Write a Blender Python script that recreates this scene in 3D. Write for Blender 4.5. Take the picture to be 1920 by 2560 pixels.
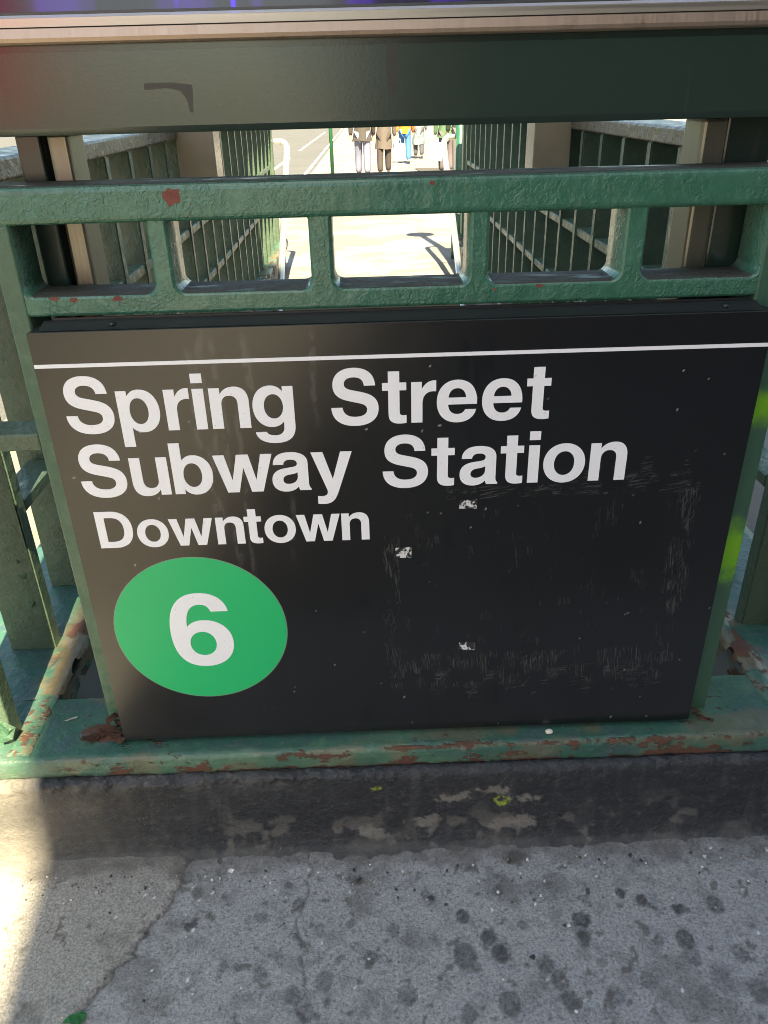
import bpy, bmesh, math, random
import numpy as np
from mathutils import Vector, Matrix

random.seed(7)
for o in list(bpy.data.objects):
    bpy.data.objects.remove(o, do_unlink=True)
SC = bpy.context.scene
COL = SC.collection

# ------------------------------------------------------------------ camera
cam_d = bpy.data.cameras.new('camera')
cam = bpy.data.objects.new('camera', cam_d)
COL.objects.link(cam)
SC.camera = cam
yaw, pitch, roll = 0.0152, 0.4926, 0.0260
fw = Vector((math.sin(yaw)*math.cos(pitch), math.cos(yaw)*math.cos(pitch), -math.sin(pitch)))
rt = Vector((math.cos(yaw), -math.sin(yaw), 0))
dn = fw.cross(rt)
r2 = rt*math.cos(roll) + dn*math.sin(roll)
d2 = dn*math.cos(roll) - rt*math.sin(roll)
CAMP = Vector((-0.0438, -0.9448, 1.1086))
mw = Matrix((r2, -d2, -fw)).transposed().to_4x4()
mw.translation = CAMP
cam.matrix_world = mw
cam_d.sensor_fit = 'VERTICAL'
cam_d.sensor_height = 24.0
cam_d.lens = 24.0*1945.9/2560.0
cam_d.clip_start = 0.02
cam_d.clip_end = 2000
cam_d.dof.use_dof = False

# ------------------------------------------------------------------ sky, sun, exposure
SUN_EL, SUN_AZ = math.radians(52), math.radians(-6)     # light travels towards +Y, 6 degrees to the left
world = bpy.data.worlds.new('World')
SC.world = world
world.use_nodes = True
wn = world.node_tree
sky = wn.nodes.new('ShaderNodeTexSky')
sky.sky_type = 'NISHITA'
sky.sun_disc = False
sky.sun_elevation = SUN_EL
sky.sun_rotation = math.radians(180) + SUN_AZ * -1 * -1
sky.air_density = 1.0
sky.dust_density = 1.5
wn.nodes['Background'].inputs['Strength'].default_value = 0.064
wn.links.new(sky.outputs[0], wn.nodes['Background'].inputs['Color'])
ld = Vector((math.sin(SUN_AZ)*math.cos(SUN_EL), math.cos(SUN_AZ)*math.cos(SUN_EL), -math.sin(SUN_EL)))
sun_d = bpy.data.lights.new('sun', 'SUN')
sun_d.energy = 5.0
sun_d.angle = math.radians(0.53)
sun_d.color = (1.0, 0.87, 0.68)
sun = bpy.data.objects.new('sun', sun_d)
COL.objects.link(sun)
sun.rotation_euler = ld.to_track_quat('-Z', 'Y').to_euler()
SC.view_settings.view_transform = 'Standard'
SC.view_settings.look = 'None'
SC.view_settings.exposure = 2.6
SC.view_settings.use_white_balance = True
SC.view_settings.white_balance_temperature = 7350
SC.view_settings.white_balance_tint = 1
SC.view_settings.gamma = 1.0
SC.view_settings.use_curve_mapping = False
SC.cycles.max_bounces = 8
SC.cycles.diffuse_bounces = 5
SC.cycles.glossy_bounces = 4
SC.cycles.use_denoising = True
SC.cycles.filter_width = 1.0
SC.cycles.sample_clamp_indirect = 6.0

# ------------------------------------------------------------------ numpy noise
def _hash(ix, iy, seed):
    n = (ix.astype(np.int64)*374761393 + iy.astype(np.int64)*668265263 + seed*1274126177) & 0x7fffffff
    n = ((n ^ (n >> 13))*1274126177) & 0x7fffffff
    n = (n ^ (n >> 16)) & 0xffffff
    return n/float(0xffffff)

def vnoise(x, y, seed=0):
    x = np.asarray(x, float); y = np.asarray(y, float)
    x0 = np.floor(x); y0 = np.floor(y)
    fx = x-x0; fy = y-y0
    fx = fx*fx*(3-2*fx); fy = fy*fy*(3-2*fy)
    a = _hash(x0, y0, seed); b = _hash(x0+1, y0, seed)
    c = _hash(x0, y0+1, seed); d = _hash(x0+1, y0+1, seed)
    return (a*(1-fx)+b*fx)*(1-fy)+(c*(1-fx)+d*fx)*fy

def fbm(x, y, seed=0, octv=4, gain=.5):
    s = 0; a = 1; t = 0
    for i in range(octv):
        s = s + a*vnoise(x*2**i+17.3*i, y*2**i-9.1*i, seed+i*31)
        t += a; a *= gain
    return s/t

def sstep(a, b, x):
    t = np.clip((x-a)/(b-a), 0, 1)
    return t*t*(3-2*t)

# ------------------------------------------------------------------ material helpers
class N:
    def __init__(self, name):
        self.m = bpy.data.materials.new(name)
        self.m.use_nodes = True
        self.t = self.m.node_tree
        self.p = self.t.nodes['Principled BSDF']
        self.out = self.t.nodes['Material Output']
    def n(self, kind, **kw):
        nd = self.t.nodes.new(kind)
        for k, v in kw.items():
            setattr(nd, k, v)
        return nd
    def put(self, sock, v):
        if isinstance(v, bpy.types.NodeSocket):
            self.t.links.new(v, sock)
        elif isinstance(v, (tuple, list)) and len(v) == 3 and sock.type == 'RGBA':
            sock.default_value = (*v, 1)
        else:
            sock.default_value = v
    def set(self, **kw):
        for k, v in kw.items():
            self.put(self.p.inputs[k.replace('_', ' ')], v)
        return self
    def coord(self, scale=(1, 1, 1), rand=False):
        tc = self.n('ShaderNodeTexCoord').outputs['Object']
        if rand:
            oi = self.n('ShaderNodeObjectInfo').outputs['Random']
            sc = self.n('ShaderNodeVectorMath', operation='SCALE'); self.put(sc.inputs[0], (37.0, 19.0, 53.0)); self.put(sc.inputs['Scale'], oi)
            ad = self.n('ShaderNodeVectorMath', operation='ADD'); self.put(ad.inputs[0], tc); self.put(ad.inputs[1], sc.outputs[0])
            tc = ad.outputs[0]
        if scale == (1, 1, 1):
            return tc
        m = self.n('ShaderNodeMapping'); self.put(m.inputs['Vector'], tc); m.inputs['Scale'].default_value = scale
        return m.outputs[0]
    def noise(self, v, scale, detail=4, rough=.55, dist=0):
        nd = self.n('ShaderNodeTexNoise'); self.put(nd.inputs['Vector'], v)
        nd.inputs['Scale'].default_value = scale; nd.inputs['Detail'].default_value = detail
        nd.inputs['Roughness'].default_value = rough; nd.inputs['Distortion'].default_value = dist
        return nd.outputs['Fac']
    def vor(self, v, scale, feature='F1', rnd=1.0):
        nd = self.n('ShaderNodeTexVoronoi', feature=feature); self.put(nd.inputs['Vector'], v)
        nd.inputs['Scale'].default_value = scale; nd.inputs['Randomness'].default_value = rnd
        return nd
    def ramp(self, v, a, b, lo=0.0, hi=1.0):
        nd = self.n('ShaderNodeMapRange', interpolation_type='SMOOTHSTEP'); self.put(nd.inputs['Value'], v)
        nd.inputs['From Min'].default_value = a; nd.inputs['From Max'].default_value = b
        nd.inputs['To Min'].default_value = lo; nd.inputs['To Max'].default_value = hi
        return nd.outputs[0]
    def mix(self, f, a, b):
        nd = self.n('ShaderNodeMix', data_type='RGBA'); self.put(nd.inputs[0], f)
        self.put(nd.inputs[6], a); self.put(nd.inputs[7], b)
        return nd.outputs[2]
    def mth(self, op, a, b=0.0):
        nd = self.n('ShaderNodeMath', operation=op); self.put(nd.inputs[0], a); self.put(nd.inputs[1], b)
        return nd.outputs[0]
    def attr(self, name):
        return self.n('ShaderNodeAttribute', attribute_name=name).outputs['Fac']
    def bump(self, h, strength=.5, dist=.002, prev=None):
        nd = self.n('ShaderNodeBump'); self.put(nd.inputs['Height'], h)
        nd.inputs['Strength'].default_value = strength; nd.inputs['Distance'].default_value = dist
        if prev is not None:
            self.put(nd.inputs['Normal'], prev)
        self.t.links.new(nd.outputs[0], self.p.inputs['Normal'])
        return nd.outputs[0]

def simple(name, col, rough=.5, metal=0.0, var=.12, scale=30, bump=0.0):
    k = N(name); v = k.coord(rand=True)
    f = k.noise(v, scale)
    c = k.mix(f, tuple(x*(1-var) for x in col), tuple(min(1, x*(1+var)) for x in col))
    k.set(Base_Color=c, Roughness=rough, Metallic=metal)
    if bump:
        k.bump(k.noise(v, scale*4), bump, .002)
    return k.m

def green_paint(name, c1, c2, rough=.34, wr=170, bstr=.55, chips=.0, attr=False, rand=False, lump=0.4, dusty=False, coat=0.0):
    k = N(name); v = k.coord(rand=rand)
    f = k.noise(v, 9, 5)
    c = k.mix(f, c1, c2)
    gr = k.noise(v, 60, 4)
    c = k.mix(k.ramp(gr, .45, .8, 0, .35), c, tuple(min(1, x*1.9+.02) for x in c1))
    r = k.ramp(k.noise(v, 40, 3), .3, .7, rough-.07, rough+.14)
    h = k.mth('MULTIPLY', k.noise(v, wr, 3, .5, 1.4), k.ramp(k.noise(v, 16, 3), .30, .68, .25, 1.5))
    h = k.mth('ADD', h, k.mth('MULTIPLY', k.noise(k.coord((70, 70, 30), rand), 1.0, 2), .5))
    h2 = k.noise(v, 35, 2)
    if chips:
        ch = k.ramp(k.noise(v, 14, 6, .65), .64+.1*(1-chips), .68+.1*(1-chips))
        c = k.mix(ch, c, k.mix(k.noise(v, 120), (.10, .035, .02), (.17, .075, .04)))
        h = k.mth('SUBTRACT', h, k.mth('MULTIPLY', ch, .8))
        r = k.mth('ADD', r, k.mth('MULTIPLY', ch, .35))
    if dusty:
        up = k.n('ShaderNodeSeparateXYZ'); k.put(up.inputs[0], k.n('ShaderNodeNewGeometry').outputs['True Normal'])
        um = k.mth('MULTIPLY', k.ramp(up.outputs[2], .75, .95), k.ramp(k.noise(k.coord((14, 60, 60)), 1.0, 5), .25, .5, .55, 1.0))
        c = k.mix(um, c, k.mix(k.noise(k.coord((9, 90, 90)), 1.0, 4), (.030, .034, .031), (.085, .078, .066)))
        r = k.mth('MAXIMUM', r, k.mth('MULTIPLY', um, .72))
        k.put(k.p.inputs['Specular IOR Level'], k.ramp(um, 0, 1, .5, .16))
    k.set(Base_Color=c, Roughness=r)
    if coat:
        k.set(Coat_Weight=k.ramp(um, 0, 1, coat, 0) if dusty else coat, Coat_Roughness=.16)
    n1 = k.bump(h2, lump, .006)
    k.bump(h, bstr, .0026, n1)
    return k.m

M = {}
M['green_rail'] = green_paint('green_paint_thick', (.024, .108, .070), (.046, .150, .096), .30, 120, .85, 0, dusty=True, coat=.5)
M['green_post'] = green_paint('green_paint_post', (.042, .098, .060), (.066, .125, .078), .38, 260, .35, .1)
M['green_fin'] = green_paint('green_paint_fin', (.050, .085, .054), (.074, .108, .070), .36, 140, .55, .35, rand=True)
def enamel():
    k = N('green_enamel_dark'); v = k.coord()
    c = k.mix(k.noise(v, 2.5, 2), (.016, .032, .025), (.020, .038, .030))
    c = k.mix(k.ramp(k.noise(k.coord((40, 40, 5)), 1.0, 4), .62, .75, 0, .35), c, (.07, .07, .06))
    c = k.mix(k.ramp(k.noise(v, 140, 2), .74, .78, 0, .5), c, (.20, .20, .18))
    k.set(Base_Color=c, Roughness=k.ramp(k.noise(v, 5, 3), .3, .7, .17, .23))
    k.p.inputs['Specular IOR Level'].default_value = .7
    k.bump(k.noise(v, 330, 3), .06, .0012)
    return k.m
M['green_dark'] = enamel()
M['screen_bezel'] = simple('bezel_grey', (.05, .052, .05), .4)

def steel(name, base, rough, axis):
    k = N(name); sc = {'x': (2, 300, 300), 'z': (300, 300, 2), 'v': (420, 20, 20)}[axis]
    v = k.coord(sc)
    f = k.noise(v, 1.0, 4)
    v2 = k.coord()
    st = k.ramp(k.noise(v2, 22, 5), .6, .75)
    c = k.mix(f, tuple(x*.72 for x in base), base)
    c = k.mix(k.mth('MULTIPLY', st, .5 if axis != 'z' else .0), c, (.22, .14, .08))
    k.set(Base_Color=c, Metallic=.85, Roughness=k.ramp(f, .3, .7, rough-.06, rough+.1))
    k.bump(f, .12, .001)
    return k.m
M['steel_h'] = steel('brushed_steel_along', (.50, .46, .40), .36, 'x')
M['steel_v'] = steel('brushed_steel_across', (.50, .39, .31), .44, 'v')
M['steel_post'] = steel('brushed_steel_post', (.25, .245, .195), .36, 'z')
M['steel_highlight'] = simple('steel_edge_highlight', (.85, .86, .88), .35, .55, .05, 40)  # whiter than the other steel: sky highlight on the trim bevel put into the colour
M['pipe'] = simple('galvanised_pipe', (.62, .62, .58), .28, .8, .1, 60)

# ------------------------------------------------------------------ mesh helpers
def link(o, parent=None):
    COL.objects.link(o)
    if parent is not None:
        o.parent = parent
        o.matrix_parent_inverse = parent_mat(parent).inverted()
    return o

def parent_mat(p):
    m = Matrix.Translation(p.location)
    if p.parent is not None:
        m = parent_mat(p.parent) @ p.matrix_parent_inverse.copy() @ m if False else m
    return m

def empty(name, loc=(0, 0, 0)):
    o = bpy.data.objects.new(name, None)
    o.location = loc
    o.empty_display_size = .05
    COL.objects.link(o)
    return o

def tag(o, label=None, cat=None, group=None, kind=None):
    if label: o['label'] = label
    if cat: o['category'] = cat
    if group: o['group'] = group
    if kind: o['kind'] = kind
    return o

def mobj(name, me, mat, parent=None, smooth=False):
    if mat is not None:
        me.materials.append(mat)
    if smooth:
        me.polygons.foreach_set('use_smooth', [True]*len(me.polygons))
    return link(bpy.data.objects.new(name, me), parent)

def from_bm(name, bm, mat, parent=None, smooth=False):
    me = bpy.data.meshes.new(name)
    bmesh.ops.recalc_face_normals(bm, faces=bm.faces)
    bm.to_mesh(me); bm.free()
    return mobj(name, me, mat, parent, smooth)

def bm_box(bm, x0, x1, y0, y1, z0, z1):
    vs = [bm.verts.new(p) for p in ((x0,y0,z0),(x1,y0,z0),(x1,y1,z0),(x0,y1,z0),(x0,y0,z1),(x1,y0,z1),(x1,y1,z1),(x0,y1,z1))]
    for f in ((0,3,2,1),(4,5,6,7),(0,1,5,4),(1,2,6,5),(2,3,7,6),(3,0,4,7)):
        bm.faces.new([vs[i] for i in f])

def box(name, x0, x1, y0, y1, z0, z1, mat, parent=None, bev=.003, seg=2):
    bm = bmesh.new(); bm_box(bm, x0, x1, y0, y1, z0, z1)
    if bev:
        bmesh.ops.bevel(bm, geom=list(bm.edges), offset=bev, segments=seg, affect='EDGES', profile=.5)
    return from_bm(name, bm, mat, parent)

def prism(name, poly, axis, a, b, mat, parent=None, bev=0.0):
    """poly: 2D outline; axis 'x': (y,z) outline swept in X; 'y': (x,z) outline swept in Y; 'z': (x,y)."""
    bm = bmesh.new()
    def P(u, v, w):
        return {'x': (w, u, v), 'y': (u, w, v), 'z': (u, v, w)}[axis]
    A = [bm.verts.new(P(u, v, a)) for u, v in poly]
    B = [bm.verts.new(P(u, v, b)) for u, v in poly]
    n = len(poly)
    bm.faces.new(A); bm.faces.new(B[::-1])
    for i in range(n):
        bm.faces.new([A[i], B[i], B[(i+1) % n], A[(i+1) % n]])
    if bev:
        es = [e for e in bm.edges if len({(v in A) for v in e.verts}) == 1]
        bmesh.ops.bevel(bm, geom=es, offset=bev, segments=2, affect='EDGES', profile=.5)
    return from_bm(name, bm, mat, parent)

def tube(bm, pts, r, seg=12, cap=True):
    pts = [Vector(p) for p in pts]
    rs = r if isinstance(r, (list, tuple)) else [r]*len(pts)
    rings = []
    up = None
    for i, p in enumerate(pts):
        t = (pts[min(i+1, len(pts)-1)]-pts[max(i-1, 0)]).normalized()
        if up is None:
            up = Vector((0, 0, 1)) if abs(t.z) < .9 else Vector((1, 0, 0))
        a = t.cross(up).normalized(); up = a.cross(t).normalized()
        rings.append([bm.verts.new(p+(a*math.cos(q)+up*math.sin(q))*rs[i]) for q in [2*math.pi*k/seg for k in range(seg)]])
    for A, B in zip(rings, rings[1:]):
        for k in range(seg):
            bm.faces.new([A[k], A[(k+1) % seg], B[(k+1) % seg], B[k]])
    if cap:
        bm.faces.new(rings[0][::-1]); bm.faces.new(rings[-1])

def tube_obj(name, pts, r, mat, parent=None, seg=12):
    bm = bmesh.new(); tube(bm, pts, r, seg)
    return from_bm(name, bm, mat, parent, True)

def arc(c, a0, a1, r, f, n=6):
    return [f(c, a0+(a1-a0)*i/n, r) for i in range(n+1)]

def sheet(name, P, mat, parent=None, attrs=None, keep=None, smooth=True):
    """P: (nu,nv,3) array -> one grid mesh; attrs: name -> (nu,nv) floats; keep: (nu-1,nv-1) bool"""
    nu, nv = P.shape[:2]
    idx = np.arange(nu*nv).reshape(nu, nv)
    F = np.stack([idx[:-1, :-1], idx[1:, :-1], idx[1:, 1:], idx[:-1, 1:]], -1)
    if keep is not None:
        F = F[keep]
    F = F.reshape(-1, 4)
    used = np.unique(F)
    remap = np.full(nu*nv, -1); remap[used] = np.arange(len(used))
    V = P.reshape(-1, 3)[used]; F = remap[F]
    me = bpy.data.meshes.new(name)
    me.vertices.add(len(V)); me.vertices.foreach_set('co', V.astype(np.float32).ravel())
    me.loops.add(len(F)*4); me.loops.foreach_set('vertex_index', F.astype(np.int32).ravel())
    me.polygons.add(len(F)); me.polygons.foreach_set('loop_start', np.arange(0, len(F)*4, 4, dtype=np.int32))
    me.update(calc_edges=True)
    for k, a in (attrs or {}).items():
        at = me.attributes.new(k, 'FLOAT', 'POINT')
        at.data.foreach_set('value', a.reshape(-1)[used].astype(np.float32))
    return mobj(name, me, mat, parent, smooth)

def extrude_curve(name, loops, mat, parent, y, depth, bev=0.0):
    """loops: list of closed polylines in (x,z); the filled shape stands at y and goes back by depth"""
    cu = bpy.data.curves.new(name, 'CURVE'); cu.dimensions = '2D'; cu.fill_mode = 'BOTH'
    cu.extrude = depth/2; cu.bevel_depth = bev; cu.bevel_resolution = 1; cu.offset = -bev
    for lp in loops:
        s = cu.splines.new('POLY'); s.points.add(len(lp)-1); s.use_cyclic_u = True
        for p, (x, z) in zip(s.points, lp):
            p.co = (x, z, 0, 1)
    tmp = bpy.data.objects.new('tmp', cu); COL.objects.link(tmp)
    me = bpy.data.meshes.new_from_object(tmp)
    bpy.data.objects.remove(tmp, do_unlink=True); bpy.data.curves.remove(cu)
    me.name = name
    for v in me.vertices:
        x, z, w = v.co
        v.co = (x, y+depth/2-w, z)
    me.materials.clear()
    return mobj(name, me, mat, parent)

# ================================================================== GROUND
STAIR_X, STAIR_Y0, STAIR_Y1 = .605, .115, 4.35
SIDE_Y1 = 5.05
ROAD_X = -1.50
def gz(y):
    if y < 5: return 0.0
    if y < 24: return -.045*(y-5)
    return -.855-.012*(y-24)

def concrete(name, tone=1.0, attrs=False, joints=False):
    k = N(name); v = k.coord()
    f = k.noise(v, 3.0, 5); g = k.noise(v, 170, 5, .7); sp = k.noise(v, 330, 3, .6)
    c = k.mix(f, tuple(x*tone for x in (.235, .231, .226)), tuple(x*tone for x in (.315, .305, .292)))
    c = k.mix(k.ramp(g, .36, .60), tuple(x*tone for x in (.180, .177, .174)), c)
    g2 = k.noise(v, 260, 4, .7)
    c = k.mix(k.ramp(g2, .54, .66, 0, .7), c, (.44, .43, .415))
    c = k.mix(k.ramp(g2, .34, .45, .75, 0), c, (.080, .079, .079))
    c = k.mix(k.ramp(sp, .60, .72, 0, .7), c, (.42, .41, .39))
    c = k.mix(k.ramp(sp, .30, .40, .85, 0), c, (.06, .06, .06))
    c = k.mix(k.ramp(k.noise(v, 26, 5, .65), .50, .64, 0, .42), c, (.115, .113, .112))
    vo = k.vor(v, 95)
    agg = k.ramp(vo.outputs['Distance'], .12, .30, .55, 0)
    cc = k.n('ShaderNodeSeparateColor'); k.put(cc.inputs[0], vo.outputs['Color'])
    agg = k.mth('MULTIPLY', agg, k.ramp(cc.outputs[0], .62, .70))
    c = k.mix(agg, c, k.mix(cc.outputs[1], (.10, .10, .105), (.40, .37, .33)))
    if attrs:
        c = k.mix(k.attr('patch'), c, k.mix(k.ramp(g2, .40, .60), (.22, .205, .18), (.37, .345, .305)))
        c = k.mix(k.attr('gum'), c, k.mix(g, (.030, .030, .032), (.075, .074, .075)))
        c = k.mix(k.mth('MULTIPLY', k.attr('dirt'), .75), c, (.075, .066, .056))
        c = k.mix(k.attr('pale'), c, (.62, .58, .50))
        c = k.mix(k.attr('fleck'), c, (.75, .75, .76))
    if joints:
        c = k.mix(k.ramp(k.noise(v, 1.3, 6, .62), .44, .62, .75, 0), c, (.135, .118, .092))
        c = k.mix(k.ramp(k.noise(v, 9, 4), .60, .68, 0, .6), c, (.09, .085, .078))
    if joints:
        sx = k.n('ShaderNodeSeparateXYZ'); k.put(sx.inputs[0], v)
        jx = k.mth('PINGPONG', k.mth('ADD', sx.outputs[0], .80), .80); jy = k.mth('PINGPONG', k.mth('ADD', sx.outputs[1], .2), .80)
        j = k.mth('MINIMUM', jx, jy)
        c = k.mix(k.ramp(j, .004, .010, .5, 0), c, (.12, .11, .10))
    k.set(Base_Color=c, Roughness=.82)
    n1 = k.bump(g, .6, .004)
    k.bump(sp, .7, .0018, n1)
    return k.m
M['walk'] = concrete('sidewalk_concrete', .92, joints=True)
M['walk_near'] = concrete('sidewalk_concrete_worn', 1.32, attrs=True)

def asphalt():
    k = N('asphalt'); v = k.coord()
    f = k.noise(v, .6, 5); g = k.noise(v, 120, 4, .7)
    c = k.mix(f, (.045, .045, .045), (.085, .082, .076))
    c = k.mix(k.ramp(g, .5, .75), c, (.14, .135, .125))
    k.set(Base_Color=c, Roughness=.85); k.bump(g, .5, .004)
    return k.m
M['asphalt'] = asphalt()
M['dark_soil'] = simple('dark_grime', (.03, .028, .025), .9)
M['paint_white'] = simple('road_paint', (.72, .70, .66), .7, 0, .15, 12)

XS = [-400, -30, ROAD_X-.0, -1.0, -STAIR_X, STAIR_X, 1.0, 8, 400]
YS = [-400, -12, -3, -.62, -.055, STAIR_Y0, 1, 2, 3, 4, STAIR_Y1, 5, 6, 8, 10, 13, 16, 20, 24, 40, 80, 200, 600]
bm = bmesh.new(); cache = {}
def gv(i, j, dz=0):
    key = (i, j, dz)
    if key not in cache:
        cache[key] = bm.verts.new((XS[i], YS[j], gz(YS[j])+dz))
    return cache[key]
for i in range(2, len(XS)-1):
    for j in range(len(YS)-1):
        xm, ym = (XS[i]+XS[i+1])/2, (YS[j]+YS[j+1])/2
        if abs(xm) < STAIR_X and STAIR_Y0 < ym < STAIR_Y1: continue
        if abs(xm) < 1.0 and -.62 < ym < -.055: continue
        bm.faces.new([gv(i, j), gv(i+1, j), gv(i+1, j+1), gv(i, j+1)])
walk = tag(from_bm('sidewalk', bm, M['walk']), 'grey concrete sidewalk around the subway entrance', kind='structure')
bm = bmesh.new(); cache = {}
for j in range(len(YS)-1):
    for i in range(0, 2):
        bm.faces.new([gv(i, j, -.13), gv(i+1, j, -.13), gv(i+1, j+1, -.13), gv(i, j+1, -.13)])
road = tag(from_bm('road', bm, M['asphalt']), 'asphalt road beside the sidewalk', kind='structure')
bm = bmesh.new(); cache = {}
for j in range(len(YS)-1):
    y0, y1 = YS[j], YS[j+1]
    a = [bm.verts.new((ROAD_X-.001, y, gz(y)+z)) for y, z in ((y0, .0), (y1, .0), (y1, -.14), (y0, -.14))]
    bm.faces.new(a)
tag(from_bm('street_kerb', bm, simple('kerb_stone', (.3, .29, .28), .8, 0, .15, 8)), 'granite kerb edge along the road', kind='structure')
# road markings
bm = bmesh.new()
def mark(bm, x0, x1, y0, y1, n=8):
    for q in range(n):
        a, b = y0+(y1-y0)*q/n, y0+(y1-y0)*(q+1)/n
        bm.faces.new([bm.verts.new((x, y, gz(y)-.13+.004)) for x, y in ((x0, a), (x1, a), (x1, b), (x0, b))])
mark(bm, -1.84, -1.74, 5, 24, 19); mark(bm, -1.84, -1.74, 24, 80, 4)
from_bm('lane_line', bm, M['paint_white'], road)
for yy in (5, 24, 40):
    bm = bmesh.new(); mark(bm, -3.05, -2.93, yy, {5: 22, 24: 34, 40: 70}[yy], 17 if yy == 5 else 1)
    from_bm('lane_dash', bm, M['paint_white'], road)

# near sidewalk: two worn slabs split along a jagged crack
nx, ny = 620, 188
X, Y = np.meshgrid(np.linspace(-1.0, 1.0, nx), np.linspace(-.62, -.055, ny), indexing='ij')
def poly_x(y, pts, seed, amp):
    ys = [p[1] for p in pts]; xs = [p[0] for p in pts]
    o = np.argsort(ys)
    return np.interp(y, np.array(ys)[o], np.array(xs)[o]) + amp*(fbm(y*60, y*0, seed, 4)-.5)
CR1 = [(-.62, -.62), (-.478, -.345), (-.465, -.30), (-.425, -.235), (-.40, -.185), (-.385, -.155), (-.37, -.12), (-.372, -.055)]
cx1 = poly_x(Y, CR1, 5, .030)
d1 = X-cx1
CR2 = [(-.16, -.62), (-.165, -.345), (-.168, -.25), (-.178, -.19), (-.165, -.13), (-.172, -.055)]
d2_ = np.abs(X-poly_x(Y, CR2, 11, .022))
Z = .0035*(fbm(X*9, Y*9, 1, 4)-.5) + .0025*(fbm(X*60, Y*60, 2, 3)-.5)
Z += .0030*sstep(0, -.012, d1)
crk = np.exp(-(d1/.0021)**2); Z -= .004*crk
crk2 = np.exp(-(d2_/.0020)**2)*sstep(-.40, -.30, -Y*0+Y*0-.2)*sstep(.25, .45, fbm(Y*30, X*3, 9, 2)+.1)
Z -= .003*crk2
Z += .006*sstep(-.11, -.06, Y)
patch = sstep(.002, -.004, d1)*.9
gum = np.zeros_like(X)
# dark flattened gum stains, measured positions (metres) and radii
import_spots = []
SP = [(930,1943,.0110,1),(415,1998,.0125,.9),(565,1980,.011,.55),(645,1955,.010,.6),(770,1905,.009,.6),(1110,1855,.016,.8),(1000,1980,.011,.8),(1075,1925,.009,.6),
      (1055,2025,.012,.8),(1080,2060,.013,.85),(1255,1990,.015,.95),(1262,2030,.013,.8),(1340,1930,.008,.9),(1385,1945,.009,.9),(1470,1965,.012,.95),(1545,1955,.014,.7),
      (1480,2030,.014,.8),(1418,2030,.012,.6),(1495,2065,.014,.5),(980,2035,.009,.7),(1005,2065,.018,.7),(1022,2095,.012,.6),(1180,2085,.016,.7),(1210,2120,.013,.7),(1235,2160,.016,.7),
      (850,2010,.010,.5),(800,2070,.010,.6),(730,2075,.009,.5),(690,2010,.010,.4),(760,1995,.009,.5),(700,2120,.014,.5),(560,2110,.011,.4),(630,2150,.012,.45),(880,2150,.014,.5),
      (1100,2170,.016,.6),(1330,2150,.013,.5),(1400,2120,.012,.5),(1600,2060,.013,.5),(1640,2140,.016,.6),(1300,2080,.008,.4),(660,2190,.013,.5),(480,2090,.009,.4),(1130,2000,.008,.5),(905,1890,.007,.5),(1560,2120,.016,.45),(1015,2190,.014,.5)]
def unproj_z(px, py, z):
    px *= 1.15732; py *= 1.15732
    d = r2*((px-960)/1945.9) + d2*((py-1280)/1945.9) + fw
    t = (z-CAMP.z)/d.z
    return CAMP.x+d.x*t, CAMP.y+d.y*t
wx = .010*(fbm(X*110, Y*110, 21, 3)-.5); wy = .010*(fbm(X*110, Y*110, 22, 3)-.5)
for px, py, r, s in SP:
    gx, gy = unproj_z(px, py, 0); r *= 1.02
    hsh = (px*7+py*13) % 10/10.; dd = np.hypot(X+wx*(.5+2.2*hsh)-gx, (Y+wy*(.5+2.2*hsh)-gy)*(.85+.4*hsh))
    gum = np.maximum(gum, min(1, s*1.1)*sstep(r*(1.02+.18*hsh), r*(.86-.25*hsh), dd)*(.62+.75*(fbm(X*260, Y*260, 33, 3)-.2)))
dirt = sstep(-.118, -.086, Y + .05*(fbm(X*24, Y*24, 41, 4)-.5))*(.55+.6*fbm(X*60, Y*60, 42, 3))
dirt = np.maximum(dirt, .7*np.exp(-(d1/.007)**2)*(d1 > 0))
dirt = np.maximum(dirt, crk); dirt = np.maximum(dirt, .8*crk2)
dirt = np.maximum(dirt, .55*sstep(.56, .72, fbm(X*13, Y*13, 44, 5)))
dirt = np.clip(np.maximum(dirt, .9*sstep(.70, .78, fbm(X*70, Y*70, 47, 3))), 0, 1)
pale = np.zeros_like(X)
rng = np.random.RandomState(3)
for q in range(26):
    gx, gy, r = rng.uniform(-.75, .75), rng.uniform(-.42, -.08), rng.uniform(.0012, .0042)
    pale = np.maximum(pale, sstep(r, r*.4, np.hypot(X+wx*.4-gx, Y+wy*.4-gy))*rng.uniform(.4, 1))
fleck = np.zeros_like(X)
for q in range(34):
    gx, gy, r = rng.uniform(-.75, .75), rng.uniform(-.42, -.08), rng.uniform(.0010, .0021)
    fleck = np.maximum(fleck, sstep(r*1.3, r*.6, np.hypot(X-gx, (Y-gy)*rng.uniform(.5, 1.5))))
Z += .0012*gum
P = np.stack([X, Y, Z], -1)
at = dict(patch=patch, gum=np.clip(gum, 0, 1), dirt=dirt, pale=pale, fleck=fleck)
side = (d1[:-1, :-1] < .0012)
sheet('slab', P, M['walk_near'], walk, at, side)
sheet('slab', P, M['walk_near'], walk, at, ~side)
box('slab_bed', -.99, .99, -.61, -.062, -.06, -.012, M['dark_soil'], walk, 0)

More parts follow.
